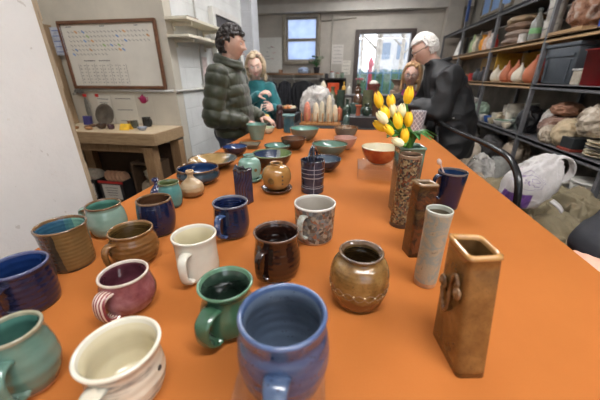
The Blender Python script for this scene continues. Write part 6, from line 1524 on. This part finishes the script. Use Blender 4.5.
for s_ in (-1, 1):
    for k_ in range(9):
        y0 = .012-.020*k_; st.append(([(s_*.02, .03-.014*k_, .122), (s_*.068, y0+.02, .075), (s_*(.090+.004*(k_ % 3)), y0, .0), (s_*(.086+.006*(k_ % 2)), y0-.01, -.075), (s_*(.082+.010*(k_ % 3)), y0, -.125-.01*(k_ % 2))], .016, .011))
hairblob('hair', M2, e, bx, blond.m, lambda d: (d.z > .70 and d.y > -.1) or (d.y < -.05 and d.z > -.75) or (abs(d.x) > .75 and d.y < .3), 220, .018, 4, 1.07, .97, st, .0055, 2)
glasses(M2, e, bx, mat((150, 96, 92), .2, 'tinted_frame'), up=.098, fwd=-.045, k=.97)
# things in the hands / near them
e2 = empty('wire_basket', 'small round basket of yellow bits beside the person in teal', 'basket', (-.79, 2.62, TZ+.002))
g = G(); g.lathe([(0, 0), (.045, 0), (.060, .055), (.057, .057), (.043, .006), (0, .005)], n=24); obj('body', g, mat((196, 190, 160), .6, 'pale_basket', .2, 80), e2)
g = G(); g.blob((0, 0, .055), (.048, .045, .026), .3, 4, 2, 4); obj('contents', g, mat((206, 176, 84), .7, 'yellow_bits', .4, 60), e2)
g = G(); g.tube([(0, 0, 0), (.03, -.01, .07), (.05, -.02, .13)], [.010, .009, .007]); tag(obj('paper_roll', g, mat((216, 206, 188), .6, 'paper_roll'), None, (-.855, 2.66, .955)), 'pale rolled strip held out between the hands of the person in teal', 'paper')

# --- white-haired person in the black jacket
bx = V(.80, 2.66, 0)
e = empty('person', 'white-haired person in a black jacket bending over the table', 'person', bx)
M3 = headM((.575, 2.72, 1.515), 84, 30)
hips = [V(.86, 2.56, .84), V(.86, 2.78, .84)]; kn = [V(.80, 2.55, .46), V(.82, 2.79, .46)]; an = [V(.88, 2.55, .09), V(.90, 2.79, .09)]
Sa, Ea, Wa = V(.74, 2.50, 1.315), V(.70, 2.47, 1.06), V(.50, 2.57, 1.10)
Sb, Eb, Wb = V(.70, 2.90, 1.315), V(.68, 2.98, 1.05), V(.50, 2.86, 1.08)
sk3 = skin('ruddy_skin', (212, 172, 154))
g = G(); add_head(g, M3)
g.cap((.70, 2.71, 1.36), (.625, 2.72, 1.45), .060, .054)
torso_rings(g, [((.86, 2.67, .80), (0, 1, 0), .16, .11), ((.84, 2.67, 1.0), (0, 1, 0), .155, .12), ((.78, 2.69, 1.2), (0, 1, 0), .17, .12), ((.73, 2.70, 1.33), (0, 1, 0), .16, .09), ((.71, 2.70, 1.38), (0, 1, 0), .08, .06)])
bonetube(g, [Sa, Ea, Wa], [.048, .040, .028]); bonetube(g, [Sb, Eb, Wb], [.048, .040, .028])
add_hand(g, Wa, (-1, .1, -.4), (0, .3, -1), (0, 1, .2), .8); add_hand(g, Wb, (-1, -.2, -.4), (0, -.3, -1), (0, -1, .2), .8)
for h, k_, a in zip(hips, kn, an): bonetube(g, [h, k_, a], [.075, .05, .04])
fuse('body', g, sk3, .005, 2, e, bx)
eyes(M3, e, bx, brow=(170, 162, 156))
blj = NT('black_jacket'); blj.set(Base_Color=blj.ramp(blj.noise(10, 4), [(.3, (15, 16, 18)), (.7, (27, 28, 31))]), Roughness=.6); blj.bump(blj.noise(60, 3), .25, .002)
g = G()
torso_rings(g, [((.87, 2.67, .70), (0, 1, 0), .225, .165), ((.87, 2.67, .82), (0, 1, 0), .225, .17), ((.85, 2.67, 1.0), (0, 1, 0), .215, .17), ((.80, 2.685, 1.16), (0, 1, 0), .22, .17), ((.745, 2.70, 1.31), (0, 1, 0), .205, .14), ((.715, 2.70, 1.385), (0, 1, 0), .125, .10), ((.685, 2.71, 1.43), (0, 1, 0), .082, .08)])
bonetube(g, [Sa, Ea, Wa], [.082, .076, .055]); bonetube(g, [Sb, Eb, Wb], [.082, .076, .055])
fuse('jacket', g, blj.m, .008, 5, e, bx, folds(.026, 6.5, 4))
g = G()
P = ringpath((.685, 2.71, 1.425), .085, .085, .02); [g.cap(P[i], P[i+1], .018, .018, n=10) for i in range(len(P)-1)]
fuse('collar', g, blj.m, .007, 2, e, bx)
g = G(); g.box(V(.80, 2.448, 1.035)-bx, (.12, .018, .05), rot=Matrix.Rotation(.05, 3, 'Y'), bev=.006); pk_ = obj('pocket_flap', g, blj.m, e)
g = G(); g.ell(V(.80, 2.436, 1.025)-bx, (.007, .004, .007), n=10); obj('snap', g, mat((150, 150, 148), .3, 'snap_metal', metal=.8), pk_)
legs_shoes(e, bx, hips, kn, an, (-1, 0, 0), mat((46, 46, 50), .8, 'charcoal_trousers', .2, 40), shoe)
whh = mat((206, 202, 196), .6, 'white_hair', .14, 110, .5)
hairblob('hair', M3, e, bx, whh, lambda d: (d.z > .58 and d.y > -.2) or (d.y < -.02 and d.z > -.42 and not (abs(d.x) > .8 and d.z < .1 and d.y > -.2)), 2400, .0068, 9, 1.045, jit=.0035, voxel=.003, smooth=2)
glasses(M3, e, bx, mat((34, 30, 30), .3, 'black_frame'))

e.location.x -= .03
# --- seated blond person with glasses behind the tulips
bx = V(.62, 3.42, 0)
e = empty('person', 'fair-haired person with glasses and a pink scarf sitting behind the tulips', 'person', bx)
M4 = headM((.585, 3.30, 1.335), 165, 8, -3)
g = G(); add_head(g, M4, k=.95)
g.cap((.61, 3.38, 1.16), (.59, 3.33, 1.27), .048, .045)
torso_rings(g, [((.62, 3.46, .55), (1, 0, 0), .15, .11), ((.62, 3.44, .80), (1, 0, 0), .13, .10), ((.62, 3.41, 1.02), (1, 0, 0), .15, .10), ((.61, 3.39, 1.14), (1, 0, 0), .11, .06)])
Sa, Ea, Wa = V(.46, 3.38, 1.09), V(.46, 3.26, .90), V(.52, 3.08, .98); Sb, Eb, Wb = V(.78, 3.38, 1.09), V(.84, 3.26, .86), V(.70, 3.10, .93)
bonetube(g, [Sa, Ea, Wa], [.042, .036, .025]); bonetube(g, [Sb, Eb, Wb], [.042, .036, .025])
add_hand(g, Wa, (.5, -.6, -.1), (.3, .2, -1), (1, .4, 0), .9, .93); add_hand(g, Wb, (-.5, -.6, -.1), (-.3, .2, -1), (-1, .4, 0), .9, .93)
hips = [V(.53, 3.46, .53), V(.71, 3.46, .53)]; kn = [V(.52, 3.08, .53), V(.74, 3.08, .53)]; an = [V(.52, 3.10, .09), V(.74, 3.10, .09)]
for h, k_, a in zip(hips, kn, an): bonetube(g, [h, k_, a], [.07, .05, .04])
fuse('body', g, skin('fair_skin_b', (218, 178, 160)), .005, 2, e, bx)
eyes(M4, e, bx, .95, brow=(130, 100, 76), lip=(176, 88, 82))
glasses(M4, e, bx, mat((40, 34, 34), .3, 'black_frame_b'), k=.95)
g = G(); torso_rings(g, [((.62, 3.46, .50), (1, 0, 0), .18, .14), ((.62, 3.44, .80), (1, 0, 0), .165, .13), ((.62, 3.42, 1.02), (1, 0, 0), .18, .125), ((.61, 3.40, 1.12), (1, 0, 0), .16, .09), ((.61, 3.38, 1.17), (1, 0, 0), .075, .065)])
bonetube(g, [Sa, Ea, Wa], [.058, .054, .038]); bonetube(g, [Sb, Eb, Wb], [.058, .054, .038])
fuse('cardigan', g, mat((52, 46, 48), .85, 'dark_knit', .25, 30, .4), .007, 4, e, bx, folds(.010, 9, 7))
g = G()
for z_, r_, w_ in ((1.165, .070, .020), (1.135, .078, .020)):
    P = ringpath((.605, 3.365, z_), r_, r_*.9, 0); [g.cap(P[i], P[i+1], w_, w_, n=10) for i in range(len(P)-1)]
g.cap((.59, 3.29, 1.13), (.575, 3.27, 1.0), .026, .022); fuse('scarf', g, mat((168, 66, 120), .8, 'pink_scarf', .25, 30, .4), .007, 2, e, bx)
st = []
for s_ in (-1, 1):
    for k_ in range(9):
        y0 = .015-.020*k_; st.append(([(s_*.02, .03-.014*k_, .120), (s_*.066, y0+.02, .075), (s_*(.086+.003*(k_ % 3)), y0, .0), (s_*(.088+.005*(k_ % 2)), y0-.01, -.08), (s_*(.082+.008*(k_ % 3)), y0, -.16)], .015, .012))
dbl = NT('honey_hair'); dbl.set(Base_Color=dbl.ramp(dbl.noise(30, 4, .6, dbl.scaled((1, 1, .15))), [(.3, (150, 112, 74)), (.7, (198, 160, 116))]), Roughness=.5); dbl.bump(dbl.noise(70, 3, .6, dbl.scaled((1, 1, .12))), .6, .004)
hairblob('hair', M4, e, bx, dbl.m, lambda d: (d.z > .70 and d.y > -.1) or (d.y < -.05 and d.z > -.75) or (abs(d.x) > .78 and d.y < .25), 200, .017, 14, 1.06, .95, st, .0055, 2)
legs_shoes(e, bx, hips, kn, an, (0, -1, 0), mat((44, 44, 50), .8, 'dark_trousers_b', .2, 40), shoe, rt=.08)
e3 = empty('stool', 'wooden stool under the seated fair-haired person', 'stool', (.62, 3.47, 0)); g = G(); g.lathe([(0, .35), (.17, .35), (.18, .365), (.17, .38), (0, .38)]); obj('seat', g, tw, e3)
for k_ in range(4): g = G(); a = PI/4+k_*PI/2; g.tube([(.12*math.cos(a), .12*math.sin(a), .36), (.18*math.cos(a), .18*math.sin(a), 0)], .015); obj('leg', g, tw, e3)

e.location.y += .10; e3.location.y += .10
# --- person at the right edge, only a navy sleeve and a hand in the frame
bx = V(1.20, .62, 0)
e = empty('person', 'person at the right edge showing only a navy sleeve and a hand', 'person', bx)
M5 = headM((1.13, .60, 1.58), 80, 12)
Sa, Ea, Wa = V(1.12, .80, 1.30), V(.93, .97, 1.0), V(.665, .80, .885); Sb, Eb, Wb = V(1.12, .44, 1.30), V(1.10, .36, 1.03), V(.98, .38, .86)
hips = [V(1.2, .53, .86), V(1.2, .71, .86)]; kn = [V(1.18, .52, .47), V(1.18, .72, .47)]; an = [V(1.2, .52, .09), V(1.2, .72, .09)]
g = G(); add_head(g, M5); g.cap((1.16, .61, 1.38), (1.14, .61, 1.50), .058, .054)
torso_rings(g, [((1.2, .62, .80), (0, 1, 0), .15, .10), ((1.2, .62, 1.05), (0, 1, 0), .15, .11), ((1.17, .62, 1.3), (0, 1, 0), .165, .10), ((1.16, .62, 1.38), (0, 1, 0), .08, .06)])
bonetube(g, [Sa, Ea, Wa], [.045, .038, .028]); bonetube(g, [Sb, Eb, Wb], [.045, .038, .028])
add_hand(g, Wa, (-.15, -.95, -.25), (0, .2, -1), (-1, .1, 0), .5); add_hand(g, Wb, (-.2, 0, -1), (0, 1, 0), (-1, 0, 0), .4)
for h, k_, a in zip(hips, kn, an): bonetube(g, [h, k_, a], [.075, .05, .04])
fuse('body', g, skin('skin_c', (214, 166, 144)), .005, 2, e, bx); eyes(M5, e, bx)
g = G(); torso_rings(g, [((1.2, .62, .80), (0, 1, 0), .19, .14), ((1.2, .62, 1.05), (0, 1, 0), .19, .145), ((1.17, .62, 1.3), (0, 1, 0), .19, .125), ((1.16, .62, 1.38), (0, 1, 0), .11, .09)])
bonetube(g, [Sa, Ea, Wa+V(.012, .0, .01)], [.072, .068, .052]); bonetube(g, [Sb, Eb, Wb], [.072, .066, .045])
fuse('jacket', g, mat((19, 21, 29), .7, 'navy_wool', .25, 30, .4), .007, 4, e, bx, folds(.012, 8, 3))
legs_shoes(e, bx, hips, kn, an, (-1, 0, 0), jeans, shoe)
hairblob('hair', M5, e, bx, hairm, lambda d: (d.z > .5) or (d.y < -.05 and d.z > -.4), 200, .014, 19, 1.05)

# ------------------------------------------------------------------ lights, world, camera
def ceiling_light(x, y, label, power, rz=0, w=1.2, d=.18, col=(250, 249, 250)):
    e = empty('ceiling_light', label, 'light', (x, y, ZC), rz)
    g = G(); g.box((0, 0, -.03), (w+.06, d+.08, .06), bev=.006); obj('housing', g, mat((220, 220, 216), .5, 'lamp_housing', .03), e)
    t = bpy.data.materials.get('lamp_diffuser_%d' % power)
    if not t:
        n = NT('lamp_diffuser_%d' % power); em = n.n.new('ShaderNodeEmission'); em.inputs[0].default_value = lin(col); em.inputs[1].default_value = power; n.l.new(em.outputs[0], n.out.inputs[0]); t = n.m
    g = G(); g.box((0, 0, -.068), (w, d, .016)); obj('diffuser', g, t, e)
LIGHTS = [(.3, -.1, 'added fill lamp above the near end of the orange table'), (1.5, -.2, 'added fill lamp at the right near the wall behind the camera'), (-.1, 2.5, 'ceiling lamp above the far end of the orange table'), (-.2, 4.6, 'ceiling lamp above the middle of the room'), (.3, 6.4, 'ceiling lamp nearest the glass door'), (-2.3, 1.6, 'ceiling lamp above the niche with the wooden bench')]  # first two lamps are added to brighten the near wall and mug fronts
for i, (x, y, lab) in enumerate(LIGHTS): ceiling_light(x, y, lab, [62, 50, 70, 42, 38, 24][i])
w = bpy.data.worlds.new('sky'); S.world = w; w.use_nodes = True
nt = w.node_tree; bgn = nt.nodes['Background']; tc_ = nt.nodes.new('ShaderNodeTexCoord'); sp = nt.nodes.new('ShaderNodeSeparateXYZ'); rp = nt.nodes.new('ShaderNodeValToRGB')
nt.links.new(tc_.outputs['Generated'], sp.inputs[0]); nt.links.new(sp.outputs[2], rp.inputs[0]); nt.links.new(rp.outputs[0], bgn.inputs[0])
rp.color_ramp.elements[0].color = lin((238, 240, 246)); rp.color_ramp.elements[1].color = lin((190, 212, 244)); bgn.inputs[1].default_value = 4.0
cam = bpy.data.cameras.new('camera'); co = bpy.data.objects.new('camera', cam); COL.objects.link(co)
co.location = (0, 0, 1.32); co.rotation_euler = (PI/2-math.atan(124/288.0), 0, math.radians(9.8))
cam.sensor_width = 36; cam.lens = 288/600*36; cam.clip_start = .02
cam.dof.use_dof = True; cam.dof.focus_distance = .82; cam.dof.aperture_fstop = 3.6
S.camera = co
S.view_settings.view_transform = 'Standard'; S.view_settings.look = 'None'; S.view_settings.gamma = 1; S.view_settings.exposure = 0
try: S.view_settings.use_curve_mapping = False
except Exception: pass
